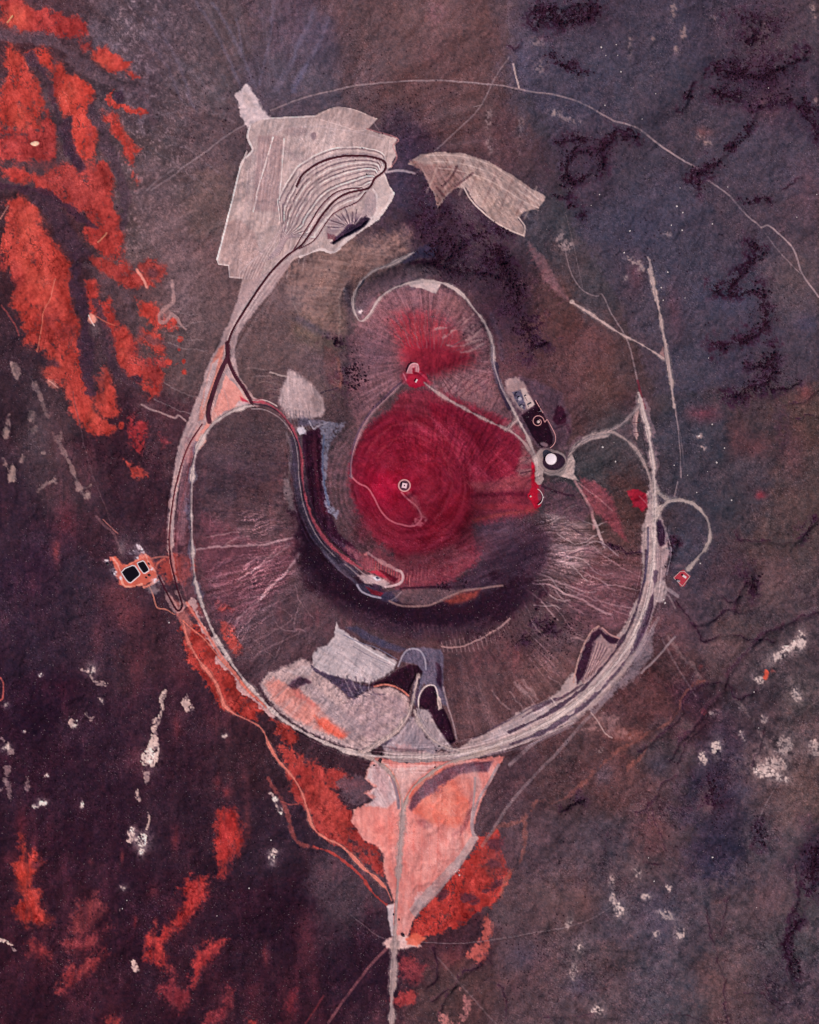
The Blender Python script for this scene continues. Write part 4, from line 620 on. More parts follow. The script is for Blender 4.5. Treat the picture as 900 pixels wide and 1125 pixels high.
# ---------------- pink pad, south
fill("412,832 402,846 400,856 412,866 400,872 410,880 396,887 388,890 386,904 393,914 400,924 414,930 420,938 421,952 427,975 432,992 426,998 430,1015 434,1032 446,1036 453,1014 464,996 484,977 505,950 521,930 520,914 526,890 536,866 548,842 556,830 500,836 440,838",(214,138,130),1.2,.97,.15,1.2)
fill("450,868 462,858 478,852 500,850 520,855 522,880 518,905 500,908 470,905 452,890",(216,112,94),4,.8,.2,2,mod=N7*.4+1); fill("392,888 420,886 432,905 430,960 422,940 404,920 390,908",(220,132,122),3,.7,.15,1)
fill("404,846 412,836 424,846 432,862 436,880 425,888 402,886 412,876 404,872 414,864 402,856",(200,172,172),2,.9,.15,1.5); fill("418,836 432,844 455,842 480,840 466,850 452,862 443,880 434,860",(206,170,164),2,.8,.1,1)
stroke("424,842 432,852 438,866 441,878",(226,136,116),3,2,.85,.08); stroke("488,846 470,853 456,864 446,880",(220,112,92),4,2.2,.85,.08)
fill("488,846 515,838 542,836 536,848 510,850 485,862 465,878 452,892 448,888 456,872 470,858",(96,66,80),1.8,.85,.15,1.2); fill("468,866 480,856 494,858 486,870 472,872",(110,62,74),2.4,.7,.4,3,mod=N3+.9); fill("498,852 524,846 530,862 520,880 508,872",(198,150,146),4,.5)
stroke("431,855 436,872 438,888",(120,98,108),3.4,2,.85,.1); blob(466,905,8,5,(146,80,84),.6,3,.4,3,.5); stroke("500,918 512,905 518,888 520,870",(150,86,90),4,4,.5,.4,1); stroke("520,890 514,905 506,918",(120,66,74),3,3,.5,.4,1)
for k in range(16): x0=446+k*4.5; stroke([(x0,900+(k*13%20)),(x0-1,960-k*2),(x0-4,1000-k*5)],(228,158,146) if k%2 else (200,108,98),1.2,1.8,.4,.12,0,.3)
fill("458,982 466,984 470,990 462,1002 456,1010 456,995",(214,184,182),2,.7); fill("425,996 433,993 432,1015 436,1032 430,1028 426,1010",(206,190,190),1,.9,.08,.5)
fill("420,1036 430,1029 446,1028 456,1034 462,1040 440,1044 426,1042",(226,186,178),1.6,.9,.2,1.4); fill("445,1032 455,1025 468,1032 458,1040 448,1038",(214,100,78),1.6,.85,.2,1.4)
fill("450,1000 462,985 500,945 522,915 526,922 505,955 480,984 462,1002 455,1008",(176,150,148),1.2,.85,.1,.8); stroke("522,855 521,880 518,905 520,918",(164,144,144),2.4,1.4,.8,.1); stroke("548,840 536,862 526,880 520,900 520,916",(150,134,138),3,1.8,.8,.1)
# house pad, east
fill("741,634 749,627 752,626 759,633 752,644 748,644",(176,54,66),.9,.95,.05,.4); glow(747,620,7,3,(140,104,110),.6)
# wandering clay deposits, west and south-west
for s,w_,a_ in [("182,756 178,768 180,778 172,788 168,798",3.4,.8),("180,762 176,785 168,800",5,.7),("168,808 165,820 163,832 160,842",9,.95),("171,812 172,826 168,842",4,.9),("168,798 170,806",5,.6),("202,764 205,775 212,782",4,.8),("204,762 206,772",2,.6),("163,852 160,858",4,.6),("150,866 152,878",3.4,.9),("161,888 164,896 160,910",2,.8),
  ("142,912 145,918 142,924",4,.8),("0,1036 8,1042 15,1047",3.6,.9),("8,862 10,880",6,.35),("148,1058 151,1066",2.6,.9),("107,766 110,773",4,.85),("92,735 100,745 108,750 118,750",3.4,.6),("96,785 101,790",4,.6),("82,792 84,800",4,.75),("5,818 12,828",6,.5),("0,812 8,822",3,.4),("298,872 303,885 308,895",3,.7),("8,845 4,860 0,868",6,.4),("27,855 30,868",5,.4),("131,975 137,980",3.4,.6),("128,1004 133,998",2,.5),("280,1045 286,1050",2,.3)]:
    stroke(s,(206,178,168),w_*.8,2.0,a_,.8,1.2,.35,mod=N3*.8+N7*.5+.95)
for x,y,rx,ry,a_ in [(155,923,7,8,1),(155,936,2.5,5,.9),(145,913,2.5,4,.8),(47,884,4.5,2.6,1),(38,888,2.2,1.4,1),(91,884,1.4,3,.9),(302,878,2.6,3,.9),(309,892,3,4,.8),(298,943,2.6,5,1),(300,936,4,2,.6),(165,832,7,10,.8),(100,736,5,6,.7),(110,770,2,3,.8),(45,742,1.4,1.8,.8),(25,804,1,1,.8),(6,822,5,4,.6),(185,682,1.4,1.2,.8),(246,809,3,2,.7),(134,978,4,3,.5),(84,797,3,3,.6),(6,773,3,3,.5),(52,853,1.2,1.2,.7),(50,840,0.5,.5,.1)]:
    blob(x,y,rx,ry,(224,206,196),a_,1.4,.4,1.6,mod=N3*.8+1,var=14)
stroke("295,855 302,868 312,885 318,905 325,925 340,930 350,932",(146,70,66),3,3,.65,.3,.6); stroke("308,880 320,885 332,882",(170,80,74),1.4,1.4,.6)
stroke("345,930 365,938 385,952 400,968 412,985 424,995",(168,58,54),2.6,2,.8,.2,.4)
# scraped and washed streaks inside the earthworks
PINKP="412,832 402,846 400,856 412,866 400,872 410,880 396,887 388,890 386,904 393,914 400,924 414,930 420,938 421,952 427,975 432,992 426,998 430,1015 434,1032 446,1036 453,1014 464,996 484,977 505,950 521,930 520,914 526,890 536,866 548,842 556,830 500,836 440,838"
grain(PINKP,93,50,2.6,7,(1,1,1)); grain(PINKP,70,30,11,16,(.5,1.2,1.2),seed=57); grain("404,846 412,836 430,846 436,880 425,888 402,886",60,20,2,14)
grain("370,682 372,690 382,697 400,707 420,715 437,727 433,736 420,744 405,751 385,748 370,743 356,740 345,733 343,722 349,712 361,708 367,700",24,26,3,13)
grain("286,752 296,738 312,732 345,730 362,745 385,768 405,758 430,754 448,764 451,784 438,803 418,818 395,826 360,814 322,796 298,775",38,26,3.0,15); grain("330,745 360,745 448,764 451,784 438,803 418,818 395,826 370,810",-30,24,6,20,seed=58)
grain("418,820 438,806 452,788 460,780 480,798 500,826 470,834 430,832",-60,24,2.2,18); grain("440,727 452,711 484,714 487,752 492,776 470,750 456,778",80,20,3,18)
SE="395,828 440,833 475,833 510,828 545,819 580,805 612,788 642,766 668,740 690,712 704,686 712,660 717,630 719,600 720,570"
flowgrain(SE,20,60,2.0,26,seed=61); flowgrain(SE,12,40,1.4,16,seed=62); flowgrain("290,772 312,792 345,811 380,825 410,831",8,60,1.6,18,seed=63)
flowgrain("320,282 300,305 276,340 256,376 240,415 226,455 212,480 202,510 194,550 190,600",13,60,1.7,18,seed=64); flowgrain("213,480 209,520 208,560 210,600 218,650",6,50,1.6,16,seed=65)
flowgrain("322,480 328,520 334,556 350,590 372,614 400,636",14,50,2.2,16,(.9,.9,1.1),seed=66); flowgrain("720,530 716,490 704,440",10,60,1.8,12,seed=67)
# ---------------------------------------------------------------- roads and tracks: (name, centre line, width in px, colour)
C_PALE=(184,164,160); C_GREY=(170,148,144); C_DARK=(62,26,38)
ROADS=[
("ring_road","277,445 262,449 246,457 232,468 221,484 214,502 211,525 210,560 211,600 214,635 221,662 232,690 246,716 264,742 286,768 312,792 345,811 380,825 410,831 440,832 475,832 510,828 545,819 580,805 612,788 642,766 668,740 690,712 704,686 712,660 717,630 719,600 720,575 720,545 719,520 716,495 712,470 707,450 702,432",3.0,(196,178,172)),
("west_road","222,466 208,488 198,515 190,550 186,585 186,605",1.7,(98,40,48)),
("haul_strip","230,463 229,452 233,436 238,420 244,405 250,392 250,380",5.6,(66,30,42)),
("haul_strip","249,376 251,395 258,412 268,427 277,443",4.2,C_DARK),
("terrace_road","250,378 256,362 268,342 285,316 300,296 314,282 326,273 334,266 345,250 355,235 368,220 382,212 400,208 407,205 412,196 420,190 424,184 422,177 412,173 400,171 380,171 360,175 345,182 332,192 326,204",2.6,(62,22,32)),
("terrace_road","322,276 331,260 342,243 352,227 365,214 378,208 398,206",1.3,(84,38,48)),
("terrace_road","328,273 345,264 358,245 366,235 378,228 392,222 402,211",1.2,(92,48,56)),
("pond_road","186,604 188,620 194,645 199,660 200,667 197,671 193,669 184,653 174,633",1.9,(58,16,30)),
("crater_road","277,441 288,441 300,447 311,457 320,469 327,483 331,500 333,530 338,555 346,575 357,592 370,605 384,616 398,625",2.1,(164,72,84)),
("desert_track","202,684 205,700 213,717 222,731 235,748 242,762 246,775 258,785 275,793 288,802 296,820 306,836 314,845 323,856 332,872 338,892 343,908 355,920 372,928 386,940 400,955 415,967 425,978 430,990",2.0,(214,122,106)),
("desert_track","201,682 212,692 225,703 240,722 258,742 275,762 292,777",1.7,(216,116,98)),
("entrance_road","443,888 441,920 438,960 436,990 434,1030 433,1060 431,1090 430,1130",4.0,(160,138,134)),
("entrance_branch","443,890 440,872 434,858 425,846 410,835 395,827",3.0,(168,146,140)),
("entrance_branch","443,890 449,874 460,860 476,848 495,838 520,831 548,822",3.0,(168,148,140)),
("pad_road","460,742 457,755 452,778 444,794 430,808 412,820 398,827",2.8,(180,158,152)),
("pad_road","455,780 462,797 474,812 490,821 512,827",2.2,(178,158,152)),
("airstrip","714,296 718,310 722,328 727,352 732,380 737,415 741,446",2.6,(182,160,154)),
("airstrip_link","628,331 650,345 680,365 705,378 729,393",1.7,(190,164,158)),
("east_link","627,497 636,487 650,480 664,475 680,468 692,458 702,446",1.8,(150,132,132)),
("east_link","652,477 670,474 682,479 694,488 704,501 713,520 718,540",1.9,(158,138,134)),
("loop_road","720,532 724,541 735,550",2.4,(150,136,132)),
("loop_road","721,572 724,561 735,552 750,550 765,556 777,570 780.5,585 778,600 768,612 757,625",2.9,(166,150,144)),
("disc_road","592,512 597,518 607,521 617,518 623,510 628,497 636,487",1.9,(158,140,136)),
("rim_road","455,277 442,284 430,290 412,297 399,308 391,320 388,332 390,344 396,353 405,347 413,334 420,325 434,316 452,310 470,309 488,312 505,321 520,338 534,358 541,378 543,400 549,420 557,438 568,458 579,478 586,496 590,512 592,526",2.2,(178,160,156)),
("floor_road","441,422 425,437 410,452 398,470 390,490 386,508 386,524",1.7,(150,112,118)),
("portal_road","466,420 480,431 500,443 520,454 540,464 560,473 574,484 586,500",2.2,(166,140,138)),
("portal_road","556,472 562,466 568,461",1.8,(160,136,134)),
]
def smooth(s): return catmull(parse(s), False, 5)
ROADP=[(n, smooth(s), w, c) for n, s, w, c in ROADS]
for n, P, w, c in ROADP:                                       # loose shoulders beside each road
    if c[0] > 120:
        stroke(P, tuple(.55*v+.45*90 for v in c), w+2.2, 2.2, .45, .05, .01, .3, False)
        stroke(P, c, w+.2, 1.1, .85, .04, .01, .25, False)
    else:
        stroke(P, (188,150,146), w+3.4, 1.6, .55, .05, .01, .4, False) if n!="terrace_road" else stroke(P,(186,166,166),w+2.4,1.4,.6,.05,.01,.3,False)
        stroke(P, c, w+.2, .9, .85, .02, 0, .1, False)
# earthworks right beside the roads
sh=[("490,815 530,803 570,786 610,765 640,745 665,718 685,688 700,655 708,625 711,600 712,575","dk"),("520,838 560,826 600,808 640,783 670,756 694,724 708,694 718,660 724,625","dk2")]
stroke("560,804 600,786 634,762 660,736 682,706 698,675 707,640 711,605",(58,40,56),3.0,1.6,.85,.1,.01,.2)
stroke("560,818 600,803 640,777 668,750 692,720 706,692 716,660 721,630",(66,48,66),3.6,2,.75,.1,.3,.3)
stroke("708,640 712,610 713,580",(72,64,86),2.4,1.6,.7,.1)
stroke("281,440 292,440 304,446",(206,180,176),1.2,1,.8,.05); stroke("276,449 290,450 304,457 315,467 323,480 327,500 329,530 334,556 342,577 353,595 368,611",(170,150,150),1.1,1.1,.65,.05,0,.3)
stroke("280,444 293,446 305,452 316,464 324,480 329,500 331,530 336,556",(52,34,48),1.6,1.1,.8,.05); stroke("262,425 270,438 278,440 284,441",(206,178,170),1.3,1,.8,.05)
stroke("385,524 386,505 389,488 397,468 409,450 424,435 440,420",(86,62,84),2.2,1.4,.7,.05)
stroke("545,400 548,418 554,436 560,448",(44,34,54),4,2.4,.85,.1,.3); stroke("541,380 542,400 546,420",(70,60,78),3,2.4,.6,.1)
stroke("540,345 548,372 552,395",(80,66,82),5,5,.4,.2); stroke("590,520 592,530 595,526",(170,150,146),5,1.2,.9,.05)
blob(628.5,331,2.4,2.2,(200,176,168),.95,.9,.05,.4); blob(741,447,1.9,2,(184,164,160),.9,.9,.05,.4); blob(721.5,328,2,2.4,(190,170,164),.9,1,.1,.6); stroke("713,282 715,290 717,300",(168,150,148),3.4,1.8,.8,.2,.6); fill("729,381 725,388 731,393",(168,128,124),.9,.8,.05,.4)
stroke("600,496 594,500 592,512",(158,140,136),2,1,.8,.03)
# finely speckled soil everywhere
sp = hash2((X*1.0).astype(np.int64)+7, (Y*1.0).astype(np.int64)+3, 77); sq = hash2((X*1.0).astype(np.int64)+91, (Y*1.0).astype(np.int64)+53, 78)
pale_sp = np.clip((sp-.90)/.10, 0, 1)**1.3  # random pale specks in the soil
dens = np.clip(.45 + N40*.6 + N18*.4, .1, 1.2)
IMG += (pale_sp*dens*24)[...,None]*np.array([1,.88,.92],np.float32)
IMG -= (np.clip((.14-sp)/.14,0,1)*dens*16)[...,None]
lum = IMG.mean(2); gr = (1.2 - .85*sstep(85, 140, lum))*(1-.6*sstep(60, 90, IMG[..., 0]-IMG[..., 1]))
IMG *= (1 + gr*(.045*N3 + .05*N3b + .07*N7 + .11*(sq-.5)))[...,None]
IMG += ((N3*.6+N7b*.6)*3.2)[...,None]*np.array([1.2,-.2,-.9],np.float32)
redm = sstep(55, 100, IMG[..., 0]-IMG[..., 1])*sstep(200, 160, IMG[..., 1]+IMG[..., 2]*.3)
IMG += (redm*(N18*7+N7*4+N40*6+N3b*1.5))[...,None]*np.array([1,.55,.5],np.float32)
IMG = IMG*GT[0] + GT[1]
org = sstep(40, 90, IMG[..., 0]-IMG[..., 1])*sstep(-8, 4, IMG[..., 1]-IMG[..., 2]+6)
IMG += (org*sstep(105, 85, IMG[..., 1]))[..., None]*np.array([5, 3, 0], np.float32)
lum = IMG.mean(2); hi = sstep(115, 160, lum)
IMG += hi[..., None]*np.array([3, .5, -2], np.float32) + (hi*(N18*8+N7b*6+N40b*8+N3*3))[..., None]*np.array([1, 1, .95], np.float32)
dk = np.clip((74-lum)/74, 0, 1); IMG -= (dk*9)[..., None]
BL = IMG.copy()
for ax in (0, 1): BL = .25*np.roll(BL, 1, ax) + .5*BL + .25*np.roll(BL, -1, ax)
IMG += 1.0*(IMG-BL); del BL
IMG = np.clip(IMG, [22, 8, 20], 238)
# ---------------------------------------------------------------- relief in metres
def heights():
    x, y = X, Y
    r = np.hypot((x-465)/262, (y-625)/212)
    cone = 48*np.clip(1-r, 0, 1)**1.15*1.35
    cone = np.minimum(cone, 48)
    b = np.hypot((x-452)/92, (y-535)/90); rimr = np.exp(-((b-1.02)/.22)**2)
    z = cone*(1-.0*b) + 14*rimr - 30*np.exp(-(b/.85)**2)*1.0
    nb = np.hypot((x-468)/82, (y-365)/60); z += 26*np.exp(-((nb-1.0)/.33)**2)*sstep(460, 400, y) + 14*np.exp(-nb**2)
    fr = sstep(1.35, .9, r)
    z += (PC*1.0 + PC2*.9)*sstep(.45, .7, r)*fr
    z += N200*14*sstep(.9, 1.5, r) + N90*5*sstep(.8, 1.3, r)
    rough = np.clip(1.25 - .8*sstep(95, 140, IMG.mean(2)), .35, 1.2)*(1 - .5*sstep(1.1, .9, b))
    z += (N40*2.6 + N18*1.5 + N7*.32 + N3*.10)*rough - 2.0*BRA*sstep(.45, .65, r)*fr
    z -= 2.2*np.clip(RID-.35, 0, 1)*sstep(.95, 1.3, r)
    return z
Z = heights().astype(np.float32)
def carve(pts, depth, w, warp=.45):
    P = catmull(parse(pts)); sl = window(P, w*4+6)
    d = segdist(X[sl]+WXa[sl]*warp, Y[sl]+WYa[sl]*warp, P, False)
    Z[sl] -= depth*np.exp(-(d/w)**2)
for s, w_, a_ in GUL:
    if a_ > .3: carve(s, .8+w_*.5, .8+w_*.5)
for s, w_ in TREEBANDS:
    if w_ > 1: carve(s, 1.2+w_*.15, w_*.4)
def depress(pts, d, soft):
    P = parse(pts); sl = window(P, soft*2+4)
    sd = segdist(X[sl], Y[sl], P, True); Z[sl] += d*sstep(-soft*.2, soft, sd)
depress("402,753 420,747 438,735 450,730 459,731 464,738 463,744 458,742 453,752 449,764 440,759 426,751 410,754",-5,3)
depress("470,752 477,754 481,766 487,778 494,792 501,815 494,818 486,808 478,795 471,782 462,776 459,779 461,765",-5,3)
depress("381,247 390,240 402,238 407,241 400,249 388,256 376,262 366,268 362,266 374,256",-7,3)
depress("573,456 582,450 587,447 587,440 591,440 598,456 603,466 608,480 607,488 601,492 594,491 586,481 579,468",-3,2)
# level pads under the buildings and ponds
PADS = [(444.5,533.5,9),(605.5,504.5,13),(149,627.5,24),(750,635,13),(457,418,6),(572,437,13),(592,474,18),(590,540,9)]
for px_, py_, pr in PADS:
    sl = window(np.array([[px_-pr*2, py_-pr*2], [px_+pr*2, py_+pr*2]]), 2)
    d = np.hypot(X[sl]-px_, Y[sl]-py_); j = np.argmin(np.abs(ys-py_)); i = np.argmin(np.abs(xs-px_)); w = sstep(pr*1.7, pr, d)
    Z[sl] = Z[sl]*(1-w) + Z[j, i]*w
def zat(px, py):
    px = np.atleast_1d(np.asarray(px, float)); py = np.atleast_1d(np.asarray(py, float))
    i = np.clip(np.searchsorted(xs, px)-1, 0, NX-2); j = np.clip(np.searchsorted(ys, py)-1, 0, NY-2)
    u = (px-xs[i])/(xs[i+1]-xs[i]); v = (py-ys[j])/(ys[j+1]-ys[j])
    return Z[j, i]*(1-u)*(1-v) + Z[j, i+1]*u*(1-v) + Z[j+1, i]*(1-u)*v + Z[j+1, i+1]*u*v
# ================================================================ BLENDER SCENE
C = scene.collection
ALB = 1.00                                       # picture tone -> surface reflectance under this sun
def lin(c):
    c = np.asarray(c, float)/255.0
    return np.where(c <= .04045, c/12.92, ((c+.055)/1.055)**2.4)
def wpos(px, py, z=None, dz=0.0):
    if z is None: z = float(zat(px, py)[0])
    return Vector(((px-CX)*S, -(py-CY)*S, z+dz))
def mat(name, col, rough=.85, var=.18, scale=.6, metal=0.0, spec=.2, bump=.0):
    m = bpy.data.materials.new(name); m.use_nodes = True; n = m.node_tree.nodes; l = m.node_tree.links
    b = n['Principled BSDF']; b.inputs['Roughness'].default_value = rough; b.inputs['Metallic'].default_value = metal; b.inputs['Specular IOR Level'].default_value = spec
    c = lin(col)*ALB
    tc = n.new('ShaderNodeTexCoord'); ns = n.new('ShaderNodeTexNoise'); ns.inputs['Scale'].default_value = scale; ns.inputs['Detail'].default_value = 5
    l.new(tc.outputs['Object'], ns.inputs['Vector'])
    r = n.new('ShaderNodeValToRGB'); r.color_ramp.elements[0].position = .3; r.color_ramp.elements[1].position = .7
    r.color_ramp.elements[0].color = (*(c*(1-var)), 1); r.color_ramp.elements[1].color = (*np.minimum(c*(1+var), .95), 1)
    l.new(ns.outputs['Fac'], r.inputs[0]); l.new(r.outputs[0], b.inputs['Base Color'])
    if bump:
        bp = n.new('ShaderNodeBump'); bp.inputs['Strength'].default_value = bump; bp.inputs['Distance'].default_value = .1
        l.new(ns.outputs['Fac'], bp.inputs['Height']); l.new(bp.outputs[0], b.inputs['Normal'])
    return m
def from_np(name, co, faces, m=None, smooth=False):
    me = bpy.data.meshes.new(name)
    nf, k = faces.shape
    me.vertices.add(len(co)); me.vertices.foreach_set('co', np.asarray(co, np.float32).ravel())
    me.loops.add(nf*k); me.loops.foreach_set('vertex_index', np.asarray(faces, np.int32).ravel())
    me.polygons.add(nf); me.polygons.foreach_set('loop_start', np.arange(0, nf*k, k, dtype=np.int32)); me.polygons.foreach_set('loop_total', np.full(nf, k, np.int32))
    me.polygons.foreach_set('use_smooth', np.full(nf, smooth)); me.update(calc_edges=True)
    if m: me.materials.append(m)
    return me
def link(name, me, parent=None, loc=None, rz=0):
    o = bpy.data.objects.new(name, me); C.objects.link(o)
    if parent is not None: o.parent = parent
    if loc is not None: o.location = loc
    o.rotation_euler.z = rz
    return o
def tag(o, label=None, cat=None, group=None, kind=None):
    if label: o['label'] = label
    if cat: o['category'] = cat
    if group: o['group'] = group
    if kind: o['kind'] = kind
    return o
# ---- the ground: one sheet to the horizon
def soil_material():
    m = bpy.data.materials.new("desert_soil"); m.use_nodes = True; n = m.node_tree.nodes; l = m.node_tree.links
    b = n['Principled BSDF']; b.inputs['Roughness'].default_value = .95; b.inputs['Specular IOR Level'].default_value = .08
    at = n.new('ShaderNodeAttribute'); at.attribute_name = 'soil'
    tc = n.new('ShaderNodeTexCoord')
    ns = n.new('ShaderNodeTexNoise'); ns.inputs['Scale'].default_value = .35; ns.inputs['Detail'].default_value = 4; ns.inputs['Roughness'].default_value = .7
    l.new(tc.outputs['Object'], ns.inputs['Vector'])
    mr = n.new('ShaderNodeMapRange'); mr.inputs[1].default_value = .3; mr.inputs[2].default_value = .7; mr.inputs[3].default_value = .72; mr.inputs[4].default_value = 1.28
    l.new(ns.outputs['Fac'], mr.inputs[0])
    mx = n.new('ShaderNodeMix'); mx.data_type = 'RGBA'; mx.blend_type = 'MULTIPLY'; mx.inputs[0].default_value = 1
    l.new(at.outputs['Alpha'], mx.inputs[0]); l.new(at.outputs['Color'], mx.inputs[6]); l.new(mr.outputs[0], mx.inputs[7]); l.new(mx.outputs[2], b.inputs['Base Color'])
    bp = n.new('ShaderNodeBump'); bp.inputs['Strength'].default_value = .3; bp.inputs['Distance'].default_value = .4
    l.new(ns.outputs['Fac'], bp.inputs['Height']); l.new(bp.outputs[0], b.inputs['Normal'])
    return m
soil = soil_material()
co = np.stack([(X-CX)*S, -(Y-CY)*S, Z], -1).reshape(-1, 3)
idx = np.arange(NX*NY).reshape(NY, NX)
fc = np.stack([idx[:-1, :-1], idx[1:, :-1], idx[1:, 1:], idx[:-1, 1:]], -1).reshape(-1, 4)
gme = from_np('ground', co, fc, soil, True)
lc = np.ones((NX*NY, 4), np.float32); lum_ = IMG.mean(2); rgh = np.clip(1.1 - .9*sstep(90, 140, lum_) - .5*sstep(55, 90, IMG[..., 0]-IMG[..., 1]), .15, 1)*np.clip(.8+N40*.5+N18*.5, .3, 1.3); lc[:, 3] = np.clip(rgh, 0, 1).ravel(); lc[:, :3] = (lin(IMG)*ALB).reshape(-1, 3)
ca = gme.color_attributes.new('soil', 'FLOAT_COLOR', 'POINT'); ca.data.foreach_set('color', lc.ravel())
tag(link('ground', gme), kind='structure')
# ---- roads: draped ribbons
def resample(P, step):
    d = np.r_[0, np.cumsum(np.hypot(*np.diff(P, axis=0).T))]; n = max(2, int(d[-1]/step)+1); t = np.linspace(0, d[-1], n)
    return np.stack([np.interp(t, d, P[:, 0]), np.interp(t, d, P[:, 1])], 1)
def pick(A, px, py):
    i = np.clip(np.searchsorted(xs, px), 0, NX-1); j = np.clip(np.searchsorted(ys, py), 0, NY-1); return A[j, i]
def road_material():
    m = bpy.data.materials.new("packed_gravel"); m.use_nodes = True; n = m.node_tree.nodes; l = m.node_tree.links; b = n['Principled BSDF']
    b.inputs['Roughness'].default_value = .95; b.inputs['Specular IOR Level'].default_value = .08
    at = n.new('ShaderNodeAttribute'); at.attribute_name = 'soil'; tc = n.new('ShaderNodeTexCoord'); ns = n.new('ShaderNodeTexNoise'); ns.inputs['Scale'].default_value = .5; ns.inputs['Detail'].default_value = 4
    mr = n.new('ShaderNodeMapRange'); mr.inputs[1].default_value = .3; mr.inputs[2].default_value = .7; mr.inputs[3].default_value = .86; mr.inputs[4].default_value = 1.14
    mx = n.new('ShaderNodeMix'); mx.data_type = 'RGBA'; mx.blend_type = 'MULTIPLY'; mx.inputs[0].default_value = 1
    l.new(tc.outputs['Object'], ns.inputs['Vector']); l.new(ns.outputs['Fac'], mr.inputs[0]); l.new(at.outputs['Color'], mx.inputs[6]); l.new(mr.outputs[0], mx.inputs[7]); l.new(mx.outputs[2], b.inputs['Base Color'])
    return m
gravel = road_material()
def ribbon_mesh(name, P, w, c, lift, rough=.30):
    P = resample(P, .8); T = np.gradient(P, axis=0); T /= np.linalg.norm(T, axis=1)[:, None]+1e-9; N = np.stack([T[:, 1], -T[:, 0]], 1)
    n = len(P); rs = np.random.RandomState(len(name)+n)
    def jit(k): return np.convolve(rs.randn(n+2*k), np.ones(k)/math.sqrt(k), 'same')[k:k+n]
    a = w/2 + rough*(.5*jit(14) + .4*jit(3)); b = w/2 + rough*(.5*jit(14) + .4*jit(3)); a = np.maximum(a, w*.25); b = np.maximum(b, w*.25)
    K = 7; rows = []; cols = []; wob = .35*jit(20)
    for k in range(K):
        t = k/(K-1); off = -a*(1-t) + b*t; Q = P + N*off[:, None]
        z = zat(Q[:, 0], Q[:, 1]) + lift*(1 - .7*abs(2*t-1)**3)
        rows.append(np.stack([(Q[:, 0]-CX)*S, -(Q[:, 1]-CY)*S, z], 1))
        g = pick(IMG, Q[:, 0], Q[:, 1]); edge = abs(2*t-1)
        rc = (np.array(c)*GT[0]+GT[1])[None]*(1 + .07*math.cos(4*math.pi*(t-.5)) + .07*jit(9)[:, None] + .05*wob[:, None])
        mxw = (.62 if c[0] > 120 else .95)*(1-edge**3)
        cols.append(g*(1-mxw) + rc*mxw)
    co = np.stack(rows, 1).reshape(-1, 3); i = np.arange(n*K).reshape(n, K)
    f = np.stack([i[:-1, :-1], i[:-1, 1:], i[1:, 1:], i[1:, :-1]], -1).reshape(-1, 4)
    me = from_np(name, co, f, gravel, True); q = np.ones((n*K, 4), np.float32); q[:, :3] = lin(np.clip(np.stack(cols, 1).reshape(-1, 3), 5, 240))*ALB
    me.color_attributes.new('soil', 'FLOAT_COLOR', 'POINT').data.foreach_set('color', q.ravel())
    return me
for k, (n, P, w, c) in enumerate(ROADP):
    tag(link(n, ribbon_mesh(n, P, w, c, .30 + .018*(len(ROADP)-k))), kind='structure')
# ---- small builders
def box_bm(bm, sx, sy, sz, loc=(0, 0, 0), rz=0, bev=0.0, taper=1.0):
    r = bmesh.ops.create_cube(bm, size=1); vs = r['verts']
    for v in vs:
        k = taper if v.co.z > 0 else 1
        v.co = Vector((v.co.x*sx*k, v.co.y*sy*k, (v.co.z+.5)*sz))
    if bev:
        es = {e for v in vs for e in v.link_edges}
        vs = list({v for f in bmesh.ops.bevel(bm, geom=list(es), offset=bev, segments=2, affect='EDGES')['faces'] for v in f.verts} | {v for v in vs if v.is_valid})
    bmesh.ops.rotate(bm, verts=vs, cent=(0, 0, 0), matrix=Matrix.Rotation(rz, 3, 'Z'))
    bmesh.ops.translate(bm, verts=vs, vec=loc)
def mesh_of(name, bm, m, smooth=False):
    bmesh.ops.recalc_face_normals(bm, faces=bm.faces)
    me = bpy.data.meshes.new(name); bm.to_mesh(me); bm.free(); me.materials.append(m)
    if smooth:
        for p in me.polygons: p.use_smooth = True
    return me
def empty(name, loc, rz=0):
    o = bpy.data.objects.new(name, None); C.objects.link(o); o.location = loc; o.rotation_euler.z = rz; o.empty_display_size = 2
    return o
def prism(name, pts, z0, z1, m, bev=0.0):
    bm = bmesh.new(); vs = [bm.verts.new((x, y, z0)) for x, y in pts]; f = bm.faces.new(vs)
    r = bmesh.ops.extrude_face_region(bm, geom=[f]); bmesh.ops.translate(bm, verts=[v for v in r['geom'] if isinstance(v, bmesh.types.BMVert)], vec=(0, 0, z1-z0))
    if bev: bmesh.ops.bevel(bm, geom=[e for e in bm.edges if all(v.co.z > z1-.01 for v in e.verts)], offset=bev, segments=2, affect='EDGES')
    return mesh_of(name, bm, m)
def ringmesh(name, ro, ri, z0, z1, m, seg=64, sx=1, sy=1):
    a = np.linspace(0, 2*math.pi, seg, endpoint=False); co = []
    for r, z in ((ro, z0), (ro, z1), (ri, z1), (ri, z0)):
        co.append(np.stack([r*sx*np.cos(a), r*sy*np.sin(a), np.full(seg, z)], 1))
    co = np.concatenate(co); i = np.arange(seg); j = (i+1) % seg; f = []
    for k in range(4):
        q = (k+1) % 4; f.append(np.stack([k*seg+i, k*seg+j, q*seg+j, q*seg+i], 1))
    return from_np(name, co, np.concatenate(f), m)
